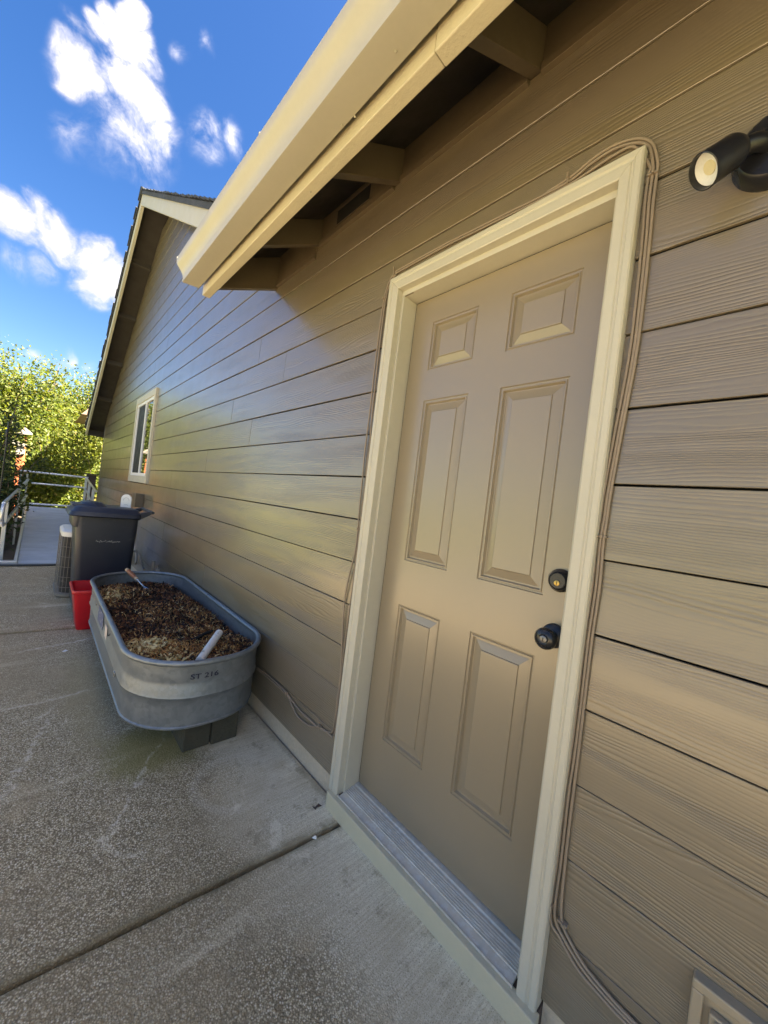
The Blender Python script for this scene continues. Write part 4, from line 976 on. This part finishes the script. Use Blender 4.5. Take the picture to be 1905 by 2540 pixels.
def tree(label, base, h, blobs, ncl, per, size, mat, seed, shoots=0, name='tree', group='trees beyond the ramp', trunk=.11, aspect=.55, cat='tree', spread=.22):
    r = np.random.default_rng(seed); base = Vector(base); t_ = thing(name, label, cat, base, group)
    cs = []; vol = np.array([b[3]*b[4]*b[5] for b in blobs]); vol = vol/vol.sum()
    limbs = MB(); top = base+Vector((0, 0, h*.42)); limbs.tube([base-Vector((0, 0, .15)), base+Vector((.05, .04, h*.2)), top], lambda u: trunk*(1-.45*u), 9, smooth=4)
    for bi, (bx, by_, bz_, rx, ry_, rz_) in enumerate(blobs):
        k = max(8, int(ncl*vol[bi])); d = r.normal(0, 1, (k, 3)); d /= np.linalg.norm(d, axis=1)[:, None]
        rad = r.uniform(.35, 1.05, (k, 1))**.6; c = np.array([bx, by_, bz_])+d*rad*np.array([rx, ry_, rz_]); c = c[c[:, 2] > base.z+.1]; cs.append(c)
        e = Vector((bx, by_, bz_)); q = top if bz_ > top.z else base+Vector((0, 0, h*.15)); mid = (q+e)/2+Vector((0, 0, -.05*h))
        limbs.tube([q, mid, e], lambda u: trunk*.5*(1-.75*u), 6, smooth=3)
        for j in range(4):
            p = Vector(c[j % len(c)]); limbs.tube([e+(q-e)*.3, (e+p)/2, p], lambda u: trunk*.18*(1-.7*u), 5)
    for _ in range(shoots):
        b = blobs[r.integers(len(blobs))]; x = b[0]+r.uniform(-.9, .9)*b[3]; y = b[1]+r.uniform(-.8, .8)*b[4]; z = b[2]+b[5]*math.sqrt(max(0, 1-((x-b[0])/b[3])**2))*.9
        L = r.uniform(.45, 1.25); tip = Vector((x+r.normal(0, .16), y+r.normal(0, .1), z+L)); a = Vector((x, y, z-.2))
        limbs.tube([a, (a+tip)/2, tip], .008, 4); cs.append(np.array([a+(tip-a)*(k/6) for k in range(1, 7)])+r.normal(0, .05, (6, 3)))
    limbs.build('trunk', 'bark', t_, smooth=True)
    V = leaves_mesh(np.vstack(cs), per, (spread, spread, spread*.8), size, seed+1, aspect)
    V = V-np.array(base); me = quick_mesh('crown', V, mat); o = bpy.data.objects.new('crown', me); col.objects.link(o); o.parent = t_
    return t_
GZ = -.12
tree('leafy green tree with upright shoots at the left edge of the garden', (-2.6, 15.4, GZ), 4.1, [(-2.5, 15.4, 2.5, 1.1, 1.0, 1.15), (-1.6, 15.2, 2.4, .9, .9, 1.1), (-3.5, 15.6, 2.0, 1.0, 1, 1.2), (-2.3, 15.0, 1.3, 1.2, .8, 1.0)], 620, 72, .088, 'leaf', 21, 30)
tree('broad yellow-green tree filling the middle behind the ramp rail', (-.6, 16.2, GZ), 4.3, [(-.7, 16.2, 2.15, 1.2, 1.0, 1.2), (.4, 16.4, 2.1, 1.1, 1.0, 1.2), (-.2, 15.8, 1.2, 1.4, .8, 1.1), (.9, 16, 1.3, 1.0, .8, 1.1)], 660, 72, .088, 'leaf_gold', 33, 16)
tree('taller dark green tree rising behind the house corner', (.9, 18.8, GZ), 5.4, [(.5, 18.8, 3.3, .8, .9, .9), (1.3, 18.9, 3.2, 1.1, 1, 1.3), (.0, 18.6, 2.5, .9, .9, 1.1), (1.2, 18.2, 1.7, 1.3, 1, 1.5)], 460, 64, .10, 'leaf_green', 45, 12)
tree('tall pale green tree at the far left behind the others', (-4.6, 18.2, GZ), 5.2, [(-4.4, 18.2, 2.9, 1.3, 1.1, 1.4), (-5.6, 18.5, 2.6, 1.3, 1.1, 1.5), (-3.2, 18.3, 2.4, 1.2, 1.0, 1.3), (-4.3, 17.8, 1.6, 1.7, 1.0, 1.4)], 560, 60, .10, 'leaf_green', 57, 16)
tree('low golden bush behind the landing of the ramp', (-.6, 13.6, GZ), 1.4, [(-.9, 13.6, .55, .65, .6, .75), (-.1, 13.7, .5, .7, .6, .7), (.5, 13.9, .7, .6, .6, .8)], 260, 40, .095, 'leaf', 61, 6, name='bush', group=None, trunk=.03, cat='bush', spread=.16)
tree('russet tinged bush beside the rust-red post', (-2.1, 13.0, GZ), 1.7, [(-2.2, 13.0, .8, .65, .6, .85), (-1.65, 13.3, .6, .45, .5, .7), (-2.9, 13.2, .8, .6, .6, .9)], 240, 40, .095, 'leaf_gold', 67, 6, name='bush', group=None, trunk=.03, cat='bush', spread=.16)
tree('dark leafy shrub crowding the left ramp handrail', (-1.52, 8.0, -.06), 1.1, [(-1.52, 8.0, .55, .26, .55, .45), (-1.55, 9.2, .55, .28, .55, .5), (-1.50, 7.3, .30, .20, .3, .32)], 150, 34, .075, 'leaf_dark', 71, 12, name='shrub', group=None, trunk=.02, aspect=.42, cat='shrub', spread=.085)
tree('dark shrub at the left edge behind the black pole', (-2.05, 8.6, -.06), 1.2, [(-2.0, 8.6, .6, .35, .7, .55), (-2.2, 9.6, .7, .45, .6, .6), (-1.7, 10.3, .5, .35, .6, .5)], 170, 34, .08, 'leaf_dark', 77, 10, name='shrub', group=None, trunk=.025, aspect=.42, cat='shrub', spread=.10)
# lawn blades beyond the bed: nobody could count them
r = np.random.default_rng(5); n = 26000
P = np.stack([r.uniform(-9, 3, n), r.uniform(11.5, 17, n), np.full(n, -.12)], 1)
d = r.normal(0, .35, (n, 3)); d[:, 2] = 1; s_ = r.normal(0, 1, (n, 3)); s_[:, 2] = 0; s_ /= np.linalg.norm(s_, axis=1)[:, None]
L = r.uniform(.05, .13, (n, 1)); V = np.empty((n, 4, 3)); V[:, 0] = P-s_*.006; V[:, 1] = P+s_*.006; V[:, 2] = P+d*L; V[:, 3] = P+d*L*.6-s_*.005
o = bpy.data.objects.new('lawn', quick_mesh('lawn', V.reshape(-1, 3), 'grass')); col.objects.link(o); tag(o, 'rough green grass under the trees beyond the ramp', 'grass', kind='stuff')

# small litter on the concrete
def litter(name, label, cat, pts, fs, mat):
    m_ = MB(); m_.add(pts, fs); c_ = pts[0]; o_ = m_.build(name, mat, loc=c_); return tag(o_, label, cat)
litter('dead_leaf', 'curled dark leaf on the concrete at the kick board corner', 'leaf', [(-.056, 1.192, .002), (-.066, 1.205, .007), (-.084, 1.203, .003), (-.096, 1.209, .006), (-.080, 1.194, .004), (-.090, 1.189, .002)], [(0, 1, 4), (1, 2, 4), (2, 3, 4), (4, 3, 5)], 'dark_wood')
litter('pebble', 'small pale stone lodged at the slab joint', 'stone', [(-.150, 1.082, .001), (-.170, 1.090, .001), (-.160, 1.075, .001), (-.160, 1.083, .012)], [(0, 1, 3), (1, 2, 3), (2, 0, 3)], 'pvc')
litter('paper_scrap', 'tiny white scrap on the concrete near the red bin', 'scrap', [(-.80, 3.30, .002), (-.78, 3.32, .006), (-.765, 3.30, .003), (-.785, 3.285, .004)], [(0, 1, 2, 3)], 'white_vinyl')
